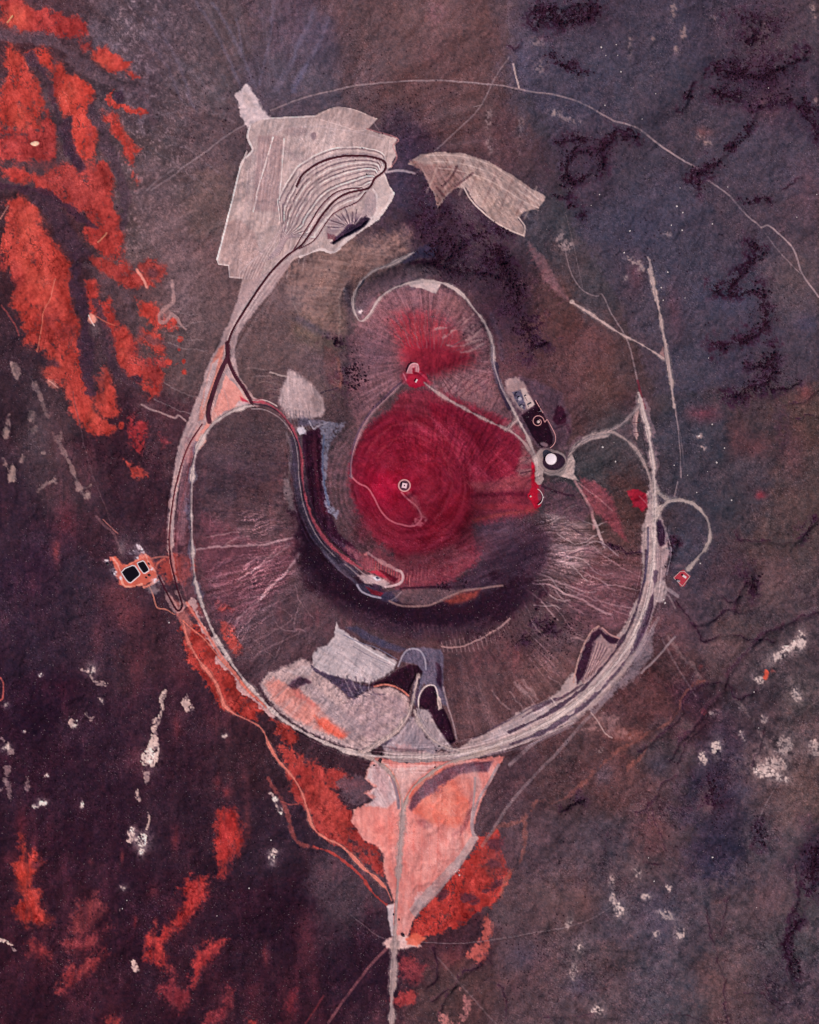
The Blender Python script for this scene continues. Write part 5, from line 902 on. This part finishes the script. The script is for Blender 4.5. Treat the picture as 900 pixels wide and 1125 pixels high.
def lathe(name, prof, m, seg=48, smooth=True):
    a = np.linspace(0, 2*math.pi, seg, endpoint=False)
    co = np.concatenate([np.stack([max(r, .001)*np.cos(a), max(r, .001)*np.sin(a), np.full(seg, z)], 1) for r, z in prof])
    i = np.arange(seg); j = (i+1) % seg
    f = np.concatenate([np.stack([k*seg+i, k*seg+j, (k+1)*seg+j, (k+1)*seg+i], 1) for k in range(len(prof)-1)])
    return from_np(name, co, f, m, smooth)
def local(px, py, p0): return ((px-p0[0])*S, -(py-p0[1])*S)
def wall_path(name, pts, th, h, m, p0, closed=False):
    P = resample(catmull(parse(pts), closed, 6), .5)*1.0
    Q = np.array([local(x, y, p0) for x, y in P]); T = np.gradient(Q, axis=0); T /= np.linalg.norm(T, axis=1)[:, None]+1e-9; N = np.stack([-T[:, 1], T[:, 0]], 1)
    zb = zat(P[:, 0], P[:, 1]) - zat(*p0)[0]; n = len(Q)
    rows = [np.c_[Q-N*th/2, zb-.6], np.c_[Q-N*th/2, zb+h], np.c_[Q+N*th/2, zb+h], np.c_[Q+N*th/2, zb-.6]]
    co = np.stack(rows, 1).reshape(-1, 3); i = np.arange(n*4).reshape(n, 4)
    f = [np.stack([i[:-1, a], i[:-1, b], i[1:, b], i[1:, a]], -1) for a, b in ((0, 1), (1, 2), (2, 3), (3, 0))] + [i[:1], i[-1:]]
    return from_np(name, co, np.concatenate(f), m)
M = dict(white=mat('white_concrete', (226, 204, 204), .8, .10, .25), pale=mat('pale_concrete', (206, 176, 172), .85, .14, .3), pink=mat('pink_concrete', (214, 150, 150), .85, .12, .3),
  grey=mat('grey_concrete', (150, 138, 146), .85, .2, .3), slate=mat('slate_roofing', (86, 80, 100), .8, .2, .3), dark=mat('dark_cinder', (64, 36, 50), .95, .2, .4), liner=mat('white_liner', (222, 202, 204), .6, .1, .3),
  door_dark=mat('dark_opening', (40, 22, 34), .9, .1, .5), black=mat('dark_vehicle_paint', (34, 20, 30), .35, .1, 1, spec=.5), tyre=mat('tyre_rubber', (26, 20, 26), .9, .1, 2), glass=mat('vehicle_glass', (50, 44, 56), .1, .05, 1, spec=.6),
  vwhite=mat('white_vehicle_paint', (214, 200, 204), .35, .05, 1, spec=.5), maroon=mat('maroon_vehicle_paint', (96, 40, 46), .4, .1, 1, spec=.5), red=mat('red_earth_floor', (172, 52, 66), .95, .2, .3), rock=mat('pale_rock', (214, 196, 194), .95, .25, .4, bump=.4),
  steel=mat('galvanised_steel', (190, 182, 192), .5, .12, .8, metal=.3))
mw = bpy.data.materials.new('still_pond_water'); mw.use_nodes = True; b_ = mw.node_tree.nodes['Principled BSDF']
b_.inputs['Base Color'].default_value = (.006, .002, .004, 1); b_.inputs['Roughness'].default_value = .12
nn = mw.node_tree.nodes.new('ShaderNodeTexNoise'); nn.inputs['Scale'].default_value = 1.2; bb = mw.node_tree.nodes.new('ShaderNodeBump'); bb.inputs['Strength'].default_value = .05
mw.node_tree.links.new(nn.outputs['Fac'], bb.inputs['Height']); mw.node_tree.links.new(bb.outputs[0], b_.inputs['Normal'])
M['water'] = mw
# ---- two lined ponds on the orange pad
def pond(pts, label):
    P = parse(pts); c = P.mean(0); t = empty('retention_pond', wpos(*c)); tag(t, label, 'pond', 'lined ponds on the orange pad')
    L = np.array([local(x, y, c) for x, y in P]); L = catmull(L, True, 3) if False else L
    d = L/np.linalg.norm(L, axis=1)[:, None]; O = L + d*1.9; n = len(L)
    W_ = L - d*.7
    # berm rim with lining that slopes down into the water
    rings = [np.c_[O+d*.9, np.full(n, -.6)], np.c_[O, np.full(n, .9)], np.c_[L, np.full(n, .9)], np.c_[W_, np.full(n, -.2)]]
    co = np.concatenate(rings); i = np.arange(n); j = (i+1) % n
    f = np.concatenate([np.stack([k*n+i, k*n+j, (k+1)*n+j, (k+1)*n+i], 1) for k in range(3)])
    link('liner_rim', from_np('liner_rim', co, f, M['liner']), t)
    bm = bmesh.new(); bm.faces.new([bm.verts.new((x, y, .35)) for x, y in (L-d*.25)]); link('water', mesh_of('water', bm, M['water']), t)
    return t
pond("133.4,628.6 137,625 145,621.6 147.5,622.2 149.6,625 152.8,630.2 152.2,632.4 147,636.6 143.4,639.8 141,639.4 138.6,637 135,631.6", "larger squarish dark pond with white rim, left of the two on the orange pad")
pond("150.6,619.2 152,618.2 156.4,616.6 158,617.4 162.6,624.8 162.8,626.8 158.8,629.4 157,629.2 153.4,624.4", "smaller narrow dark pond with white rim, right of the two on the orange pad")
# ---- pumps, sheds and heaps around the ponds
def shed(px, py, sx, sy, h, rz, wall, roof, label, cat='shed', name='storage_shed', group=None, flat=False):
    t = empty(name, wpos(px, py), rz); tag(t, label, cat, group)
    bm = bmesh.new(); box_bm(bm, sx, sy, h+.5, (0, 0, -.5)); link('wall', mesh_of('wall', bm, wall), t)
    bm = bmesh.new()
    if flat: box_bm(bm, sx+.5, sy+.5, .35, (0, 0, h+.003), bev=.08)
    else:
        a, b, q = sx/2+.35, sy/2+.35, min(sy, sx)*.22
        v = [bm.verts.new(p) for p in ((-a, -b, h+.01), (a, -b, h+.01), (a, b, h+.01), (-a, b, h+.01), (-a, 0, h+q), (a, 0, h+q))]
        for fidx in ((0, 1, 5, 4), (2, 3, 4, 5), (0, 4, 3), (1, 2, 5), (3, 2, 1, 0)): bm.faces.new([v[i] for i in fidx])
    link('roof', mesh_of('roof', bm, roof), t)
    bm = bmesh.new(); box_bm(bm, min(1.4, sx*.3), .08, min(2.2, h*.8), (0, -sy/2-.045, 0)); link('door', mesh_of('door', bm, M['door_dark']), t)  # door slab in one even dark colour
    return t
shed(118.2, 619.8, 4.2, 4.6, 3.2, .3, M['black'], M['black'], 'tiny black-roofed shed beyond the left corner of the orange pond pad')
shed(163.8, 620.0, 2.6, 4.2, 2.6, .5, M['maroon'], M['maroon'], 'narrow dark shed beside the upper right edge of the smaller pond')
shed(164.2, 632.4, 4.4, 3.0, 2.8, .4, M['maroon'], M['black'], 'dark shed below the right corner of the smaller pond, larger of two there')
shed(160.8, 635.0, 3.0, 2.2, 2.4, .4, M['maroon'], M['black'], 'small dark shed below the right corner of the smaller pond, lower of two there')
# ---- white round building in its dark oval hollow
t = empty('round_building', wpos(605.7, 504.4)); tag(t, 'round building with broad white speckled roof, set in a dark oval hollow beside the road', 'building')
link('wall', ringmesh('wall', 11.6, 11.0, -.6, 4.2, M['pale']), t)
link('roof', lathe('roof', [(12.2, 4.2), (12.3, 4.6), (11.6, 4.9), (7, 5.5), (1.0, 5.9), (0, 5.9)], mat('speckled_white_roof', (240, 216, 222), .8, .16, .5)), t)
link('parapet', ringmesh('parapet', 12.5, 11.9, 4.25, 5.3, M['white']), t)
# ---- spiral walkway and its round chamber
sp_c = (591.6, 463.0); th = np.linspace(0, 1, 60); PP = []
for u in th:                                     # spiral opening clockwise
    a = R(60) - u*R(500); r = 2.6 + 3.9*min(1, u*1.6); PP.append((sp_c[0]+r*math.cos(a), sp_c[1]-r*math.sin(a)*.98))
tail = [(598.9, 463.6), (599.9, 462.4), (600.7, 461.2), (601.6, 460.9), (603.2, 463.5), (606.5, 469.6), (609.6, 475.8), (610.6, 479.6), (610.3, 485), (607.8, 489.4), (604.6, 492)]
PP = [p for p in PP]; last = [k for k, p in enumerate(PP) if k > 40 and abs(p[1]-463.5) < 1.4 and p[0] > 597]
PP = PP[:(last[0] if last else 50)]
t = empty('spiral_walkway', wpos(*sp_c)); tag(t, 'thin pink walkway coiling to a spiral on the black cinder field', 'walkway')
link('paving', wall_path('paving', np.array(PP+tail), 1.5, .7, M['pink'], sp_c), t)
t = empty('round_chamber', wpos(*sp_c)); tag(t, 'small pale round chamber at the centre of the spiral walkway', 'building')
link('wall', ringmesh('wall', 3.3, 2.9, -.4, 2.6, M['grey'], 32), t); link('roof', lathe('roof', [(3.5, 2.6), (3.4, 2.9), (1.6, 3.6), (0, 3.7)], M['pale'], 32), t)
t = link('straight_wall', wall_path('straight_wall', "588.6,439.4 591,443.6 594,448.6 597,453.4", 1.6, 1.6, M['pink'], (592, 446)), None, wpos(592, 446)); tag(t, 'straight pink wall along the upper right edge of the black cinder field', 'wall')
t = empty('steel_gantry', wpos(594.2, 451.4), .4); tag(t, 'small pale cross-shaped steel frame beside the straight pink wall', 'frame')
bm = bmesh.new(); box_bm(bm, 6, .5, .5, (0, 0, 3)); box_bm(bm, .5, 4, .45, (.6, 0, 3.02)); link('beam', mesh_of('beam', bm, M['steel']), t)
for s in (-2.6, 2.6):
    bm = bmesh.new(); box_bm(bm, .4, .4, 3.4, (s, 0, -.4)); link('post', mesh_of('post', bm, M['steel']), t)
t = link('crescent_wall', wall_path('crescent_wall', "590.8,537.2 593.2,538.9 595.2,541.6 596.6,545.6 596.2,549.2 594.4,552.4 591.4,554.8", 1.3, 1.8, M['white'], (594, 546)), None, wpos(594, 546)); tag(t, 'thin white crescent-shaped wall on the crimson earth below the white disc', 'wall')
t = empty('round_tank', wpos(583.2, 545.4)); tag(t, 'tiny pale round tank at the left tip of the crimson patch by the crescent wall', 'tank')
link('tank_body', lathe('tank_body', [(1.9, -.4), (1.9, 2.2), (1.7, 2.4)], M['pink'], 24), t); link('lid', lathe('lid', [(1.95, 2.41), (.8, 2.8), (0, 2.85)], M['pale'], 24), t)
t = empty('round_tank', wpos(597.3, 546)); tag(t, 'tiny white round tank touching the outer bulge of the crescent wall', 'tank')
link('tank_body', lathe('tank_body', [(1.2, -.4), (1.2, 2.4), (1.0, 2.6), (0, 2.7)], M['white'], 20), t)
# ---- half-built concrete structures by the rim road
shed(583.4, 445.2, 9, 6.5, 3.2, .5, M['pale'], M['pale'], 'pale flat-roofed block at the top edge of the black cinder field', 'building', 'concrete_building', None, True)
shed(579.6, 437.6, 4.2, 13, 2.6, .5, M['pale'], M['pale'], 'long narrow pale flat-roofed block beside the bluish yard on the rim', 'building', 'concrete_building', None, True)
shed(571.2, 437.2, 4.6, 4.2, 3.0, .5, M['steel'], M['steel'], 'small silvery square block in the middle of the bluish yard', 'building', 'concrete_building', None, True)
shed(573.4, 446.4, 5, 4.6, 2.4, .5, M['slate'], M['grey'], 'grey square block at the lower end of the bluish yard', 'building', 'concrete_building', None, True)
shed(568.2, 432.4, 5.2, 3, 2.6, .5, M['slate'], M['slate'], 'dark slate block at the upper end of the bluish yard', 'building', 'concrete_building', None, True)
# ---- round plaza with square building at the centre of the red bowl
e = (444.4, 533.4); t = empty('round_plaza', wpos(*e)); tag(t, 'round sunken plaza with dark floor and pink rim in the middle of the red bowl', 'plaza')
link('rim', ringmesh('rim', 14.0, 11.2, -.6, .7, M['pink']), t); link('floor', lathe('floor', [(11.3, .12), (0, .12)], mat('plaza_paving', (84, 44, 62), .9, .15, .4), 64), t)
t = empty('open_roof_building', wpos(*e, None, .12), R(-12)); tag(t, 'small square pink-white building with open dark centre standing on the round plaza', 'building')
bm = bmesh.new(); 
for sx, sy, lx, ly in ((9.2, .6, 0, 4.3), (9.2, .6, 0, -4.3), (.6, 8.0, 4.3, 0), (.6, 8.0, -4.3, 0)): box_bm(bm, sx, sy, 3.0, (lx, ly, 0))
link('wall', mesh_of('wall', bm, M['pale']), t)
a = np.linspace(0, 2*math.pi, 32, endpoint=False); co = []
for c_ in a:
    k = 5.4/max(abs(math.cos(c_)), abs(math.sin(c_))); co.append((k*math.cos(c_), k*math.sin(c_), 3.01))
inn = [(1.5*math.cos(c_)+.0, 1.9*math.sin(c_), 3.5) for c_ in a]; top = [(x*.97, y*.97, 3.5) for x, y, z in co]; inb = [(x, y, 3.01) for x, y, z in inn]
i = np.arange(32); j = (i+1) % 32
link('roof', from_np('roof', np.array(co+top+inn+inb), np.concatenate([np.stack([k*32+i, k*32+j, ((k+1) % 4)*32+j, ((k+1) % 4)*32+i], 1) for k in range(4)]), mat('rose_white_roof', (238, 196, 202), .8, .1, .4)), t)
# ---- portal by the north edge of the bowl
t = shed(457.6, 418.4, 2.6, 7.4, 3.0, R(-30), M['white'], M['white'], 'small bright white slanted block on the crimson patch at the north edge of the bowl', 'building', 'portal_building', None, True)
t = link('horseshoe_wall', wall_path('horseshoe_wall', "447.2,409.4 449,404.6 451,400.8 454,399.2 457,399.2 459.4,401 459.9,405 459.6,408.6", 2.2, 1.0, mat('rose_wall', (216, 160, 166), .85, .1, .3), (453, 403)), None, wpos(453, 403)); tag(t, 'pink horseshoe-shaped wall just above the crimson patch at the north edge of the bowl', 'wall')
# ---- house pad on the east loop
h0 = (750, 635); t = empty('walled_pad', wpos(*h0)); tag(t, 'diamond-shaped red yard with pale kerb at the end of the loop road', 'yard')
dp = "740.6,635.0 747.6,628.2 752.4,627.8 758.6,633.6 750.4,644.2"
D = parse(dp); Ld = [local(x, y, h0) for x, y in D]
link('yard_floor', prism('yard_floor', Ld[::-1], -.5, .25, M['red']), t)
link('kerb', wall_path('kerb', np.vstack([resample(np.vstack([D[k], D[(k+1) % 5]]), 1.2)[:-1] for k in range(5)] + [D[:1]]), 1.0, .75, M['pale'], h0), t)
for nm in ():
    pass
t = shed(752.6, 633.6, 8.2, 4.0, 3.4, R(-35), M['white'], M['white'], 'white-roofed house in the upper right of the diamond-shaped red yard', 'house', 'white_house', None)
t.location.z += .25
t = shed(746.0, 638.4, 6.6, 3.4, 3.0, R(-12), M['grey'], M['grey'], 'grey-roofed shed in the lower left of the diamond-shaped red yard', 'shed', 'storage_shed'); t.location.z += .25
shed(415.4, 635.4, 4.0, 3.0, 3.0, .3, M['slate'], M['slate'], 'bluish grey block on the white earth at the southern rim notch', 'building', 'concrete_building', None, True)
# ---- vehicles
def vehicle(px, py, rz, kind, paint, label):
    Lg, Wd = (9.5, 2.9) if kind == 'truck' else (4.8, 2.1)
    t = empty('parked_truck' if kind == 'truck' else 'parked_car', wpos(px, py, None, .42), rz); tag(t, label, kind)
    bm = bmesh.new(); box_bm(bm, Lg, Wd, .75 if kind == 'car' else .5, (0, 0, .38), bev=.16); link('body', mesh_of('body', bm, paint), t)
    bm = bmesh.new()
    if kind == 'car': box_bm(bm, Lg*.52, Wd*.88, .62, (-.2, 0, 1.12), taper=.82)
    else: box_bm(bm, 2.2, Wd*.95, 1.9, (Lg/2-1.2, 0, .88), bev=.15)
    link('cab', mesh_of('cab', bm, M['glass'] if kind == 'car' else paint), t)
    if kind == 'truck':
        bm = bmesh.new(); box_bm(bm, Lg-2.8, Wd, 2.0, (-1.25, 0, .9), bev=.1); link('cargo_box', mesh_of('cargo_box', bm, paint), t)
    for sx in (-1, 1):
        for sy in (-1, 1):
            bm = bmesh.new(); bmesh.ops.create_cone(bm, cap_ends=True, segments=16, radius1=.38 if kind == 'car' else .5, radius2=.38 if kind == 'car' else .5, depth=.28, matrix=Matrix.Rotation(math.pi/2, 4, 'X'))
            o = link('wheel', mesh_of('wheel', bm, M['tyre']), t, (sx*Lg*.32, sy*(Wd/2-.08), .38 if kind == 'car' else .5))
vehicle(418.6, 836.2, R(68), 'truck', M['black'], 'long dark truck on the pale earth at the left of the wide road junction')
for px, py, rz, p, lb in [(411.2, 841.6, 20, 'black', 'dark car on the outer road edge to the lower left of the long dark truck'), (478.0, 843.4, 30, 'black', 'dark car on the orange earth at the right arm of the road junction'),
    (483.0, 820.3, 10, 'black', 'dark car on the grey pad road below the tip of the black comma-shaped pit'), (432.8, 1005.4, 80, 'black', 'black car at the left edge of the entrance road near its crossing'), (438.9, 1011.2, 75, 'maroon', 'dark red car at the right edge of the entrance road near its crossing'),
    (480.0, 825.4, 40, 'maroon', 'dark red car just below the car on the grey pad road'), (420.2, 829.2, 60, 'maroon', 'dark red car above the long dark truck at the junction')]:
    vehicle(px, py, R(rz), 'car', M[p], lb)
t = shed(443.4, 1028.2, 4.6, 6.0, 3.0, .2, M['maroon'], M['black'], 'dark-roofed gatehouse beside the road crossing at the foot of the pink pad', 'gatehouse', 'gatehouse')
# ---- loose pale boulders
def rock_mesh(seed, r=1.0):
    bm = bmesh.new(); bmesh.ops.create_icosphere(bm, subdivisions=2, radius=r); rs = random.Random(seed); ph = [rs.uniform(0, 6) for _ in range(6)]
    for v in bm.verts:
        k = 1 + .22*math.sin(2.3*v.co.x*2+ph[0])*math.sin(2.1*v.co.y*2+ph[1]) + .14*math.sin(5*v.co.z+ph[2]+3*v.co.x)
        v.co *= k; v.co.z = max(v.co.z*.62, -.25*r)
    return mesh_of('boulder', bm, M['rock'])
RM_ = [rock_mesh(k) for k in range(5)]
BLD = [("small white boulder on the slate plain in the upper right", "white boulders on the upper slate plain", [(677.5,48,1.6),(679,60,1.3),(682.7,77.8,2),(706,130,1.2),(721,102,1.5),(692.5,253,2.2),(738,247,1.8),(750,252.5,2.2),(783,245.5,1.9),(661,51,2.4),(666,60,1.3),(665,115,1.8),(744,226,2.6),(750.5,233,2),(800,205,1.3),(686,277,2),(747.5,206,1.3),(650,225,1.3),(659,213,1.6),(876,238,1.6),(898,213,1.5),(845,96,1.5)]),
 ("small white boulder on the slate plain beside the airstrip or the loop road", "white boulders east of the ring road", [(768.5,478.5,3),(783,466,1.8),(788,508,2.6),(796.5,492,1.8),(804.5,549.5,2),(741,511,1.8),(676.5,507,1.9),(734,298.5,2.4),(729,329.5,1.8),(727,315.5,2),(753,327,1.3),(779,393,1.2),(766,541,1.6),(756,522,1.2),(662.5,491,2.6),(778,518,1.2),(675,486,1),(770,619,1.8)]),
 ("white boulder between the ring road and the diamond-shaped yard", "boulder pair below the yard", [(729.5,658.8,2.2),(731,662.6,2.4)]),
 ("white boulder on the brown plain in the lower right", "white boulders on the lower right plain", [(783.5,942.5,2.2),(719,969,1.8),(829,760.5,1.8),(500,958,2),(505,962,2.2),(504.5,957,1.4),(713,943,1.4),(834,800,1.3),(832,998,1.2)]),
 ("white boulder on the dark purple plain in the lower left", "white boulders on the dark plain", [(185.5,684,2),(44.5,740.5,2),(25.5,803.5,1.7),(52,853,1.9),(273.5,976.5,1.8),(297.5,923.5,1.8),(134,999,1.6),(139,990,1.4),(238,1007,1.3),(84,792,2.2),(80,799,2)])]
for lb, grp, pts in BLD:
    for k, (x, y, r) in enumerate(pts):
        o = link('boulder', RM_[k % 5], None, wpos(x, y, None, -.1), k*1.3); o.scale = (r*.95, r*.8, r*.7); tag(o, lb, 'boulder', grp)
# ---- junipers: crowns of leaf clumps
def crown(rs, leaves=26):
    co = []; f = []
    for k in range(leaves):
        u = rs.randn(3); u /= np.linalg.norm(u); u[2] = abs(u[2])*.8 - .1; rr = .45 + .5*rs.rand()
        c = u*rr; c[2] += .75; s = .30 + .22*rs.rand(); b = len(co)
        q = rs.randn(4, 3)*s*.75; 
        for v in ((-s, -s*.5, -s*.3), (s, -s*.6, -s*.2), (0, s, -s*.3), (0, 0, s*.7)): co.append(c + np.array(v) + rs.randn(3)*s*.25)
        f += [(b, b+2, b+1), (b, b+1, b+3), (b+1, b+2, b+3), (b+2, b, b+3)]
    for k in range(3):                              # short trunk
        a = 2.1*k; co.append(np.array((.1*math.cos(a), .1*math.sin(a), -.1))); co.append(np.array((.06*math.cos(a), .06*math.sin(a), .8)))
    b = len(co)-6
    for k in range(3): k2 = (k+1) % 3; f += [(b+2*k, b+2*k2, b+2*k2+1), (b+2*k, b+2*k2+1, b+2*k+1)]
    return np.array(co), np.array(f)
jun = mat('juniper_foliage', (58, 30, 46), .95, .35, .8, spec=.05)
sage = mat('pale_sagebrush', (158, 136, 142), .95, .3, .5, spec=.05)
def scatter_pts():
    rs = np.random.RandomState(5); out = []
    for s, w_ in TREEBANDS:
        if w_ <= 1: continue
        P = resample(catmull(parse(s)), 1.0); n = int(len(P)*w_*.30)
        k = rs.randint(0, len(P), n); sp_ = w_*.5
        out.append(np.c_[P[k] + rs.randn(n, 2)*sp_*1.1 + rs.randn(n,2)*1.0, .75 + .75*rs.rand(n)**2])
    for x, y, rx, ry, n in [(640,165,26,22,200),(500,270,36,30,360),(565,340,14,50,280),(830,85,44,26,700),(838,25,34,20,330),(620,10,34,16,330),(840,345,18,18,200),(840,410,26,24,200),(384,400,9,18,150),(470,210,14,50,200),(620,690,26,30,260),
        (590,700,30,20,260),(90,700,80,90,500),(60,880,70,70,500),(220,900,90,60,400),(300,1020,120,70,700),(130,1040,110,70,600),(790,880,14,50,260),(835,915,8,20,120),(893,950,10,20,140),(130,500,50,20,260),(240,130,60,50,150),(450,120,60,60,200),
        (700,940,120,100,300),(600,1050,100,60,200),(720,220,120,120,160),(330,850,40,40,120),(480,290,16,10,150),(100,240,30,20,60),(540,690,30,20,200)]:
        out.append(np.c_[rs.randn(n, 1)*rx*.55 + x, rs.randn(n, 1)*ry*.55 + y, .55 + .6*rs.rand(n, 1)**2])
    n = 5000; out.append(np.c_[rs.rand(n)*1000-50, rs.rand(n)*1225-50, .45 + .5*rs.rand(n)**3])
    return np.concatenate(out)
TR = scatter_pts()
iy = np.clip(np.searchsorted(ys, TR[:, 1]), 0, NY-1); ix = np.clip(np.searchsorted(xs, TR[:, 0]), 0, NX-1)
lumv = IMG[iy, ix].mean(1); redv = IMG[iy, ix, 0]-IMG[iy, ix, 1]
patchy = N18[iy, ix]*.6 + N7[iy, ix]*.7 + N40b[iy, ix]*.3
TR = TR[(lumv < 112) & (redv < 60) & (patchy + np.random.RandomState(9).rand(len(TR))*.7 > .12)]
near = (TR[:, 0] > 4) & (TR[:, 0] < 896) & (TR[:, 1] > 4) & (TR[:, 1] < 1121)
order = np.argsort(-TR[:, 2]*near); big = TR[order[:300]]; rest = TR[order[300:]]
proto = []
for k in range(6):
    c_, f_ = crown(np.random.RandomState(40+k), 30); proto.append(from_np('juniper_tree', c_, f_, jun))
def zone(x, y):
    if x < 440 and y > 430: return ('dark round juniper on the purple plain at the lower left', 'junipers on the lower left plain')
    if x < 440: return ('dark round juniper on the slope at the upper left', 'junipers on the upper left slope')
    if x < 610 and y < 480: return ('dark round juniper in the dense dark belt north of the crater', 'junipers in the belt north of the crater')
    if x < 700 and y < 260: return ('dark round juniper along the ledges near the top centre-right', 'junipers on the upper centre ledges')
    if y < 260: return ('dark round juniper along the ledges at the upper right', 'junipers on the upper right ledges')
    if y < 560: return ('dark round juniper along the ledges at the right, level with the airstrip', 'junipers on the right ledges')
    if x < 660: return ('dark round juniper on the brown flank south-east of the crater', 'junipers on the south-east flank')
    return ('dark round juniper on the broken ground at the lower right', 'junipers at the lower right')
for k, (x, y, r) in enumerate(big):
    o = link('juniper_tree', proto[k % 6], None, wpos(x, y, None, -.05), k*.9); q = r*1.9; o.scale = (q, q, q*.85)
    lb, g_ = zone(x, y); tag(o, lb, 'tree', g_)
def cloud(name, pts, protos, m, k0, zs=.85):
    cos, fcs, b = [], [], 0; rs = np.random.RandomState(k0)
    z = zat(pts[:, 0], pts[:, 1]); pick = rs.randint(0, len(protos), len(pts)); ang = rs.rand(len(pts))*6.28
    for p, (c0, f0) in enumerate(protos):
        q = np.where(pick == p)[0]
        if not len(q): continue
        ca, sa = np.cos(ang[q])[:, None], np.sin(ang[q])[:, None]; sc = (pts[q, 2])[:, None]
        xx = (c0[None, :, 0]*ca - c0[None, :, 1]*sa)*sc; yy = (c0[None, :, 0]*sa + c0[None, :, 1]*ca)*sc; zz = c0[None, :, 2]*sc*zs
        co = np.stack([xx + ((pts[q, 0]-CX)*S)[:, None], yy - ((pts[q, 1]-CY)*S)[:, None], zz + z[q][:, None]], -1)
        fcs.append((f0[None] + (np.arange(len(q))*len(c0))[:, None, None] + b).reshape(-1, 3)); cos.append(co.reshape(-1, 3)); b += len(q)*len(c0)
    return link(name, from_np(name, np.concatenate(cos), np.concatenate(fcs), m))
pr2 = [crown(np.random.RandomState(60+k), 12) for k in range(5)]
rest = rest.copy(); rest[:, 2] *= 1.6
tag(cloud('juniper_scrub', rest, pr2, jun, 3), 'countless small dark junipers and bushes dotting the ledges and plains', 'scrub', kind='stuff')
n = 30000; rs = np.random.RandomState(11)
SG = np.c_[rs.rand(n)*980-40, rs.rand(n)*1205-40, .55 + .65*rs.rand(n)**2]
iy = np.clip(np.searchsorted(ys, SG[:, 1]), 0, NY-1); ix = np.clip(np.searchsorted(xs, SG[:, 0]), 0, NX-1)
lumv = IMG[iy, ix].mean(1); redv = IMG[iy, ix, 0]-IMG[iy, ix, 1]; clump = N40[iy, ix]*.5 + N18[iy, ix]*.5
SG = SG[(lumv < 118) & (redv < 48) & (clump + rs.rand(n)*1.3 > .55)]
pr3 = [crown(np.random.RandomState(80+k), 6) for k in range(5)]
tag(cloud('sagebrush', SG, pr3, sage, 4, .6), 'fine pale sagebrush speckling the desert floor', 'sagebrush', kind='stuff')
print('trees', len(TR), 'sage', len(SG))
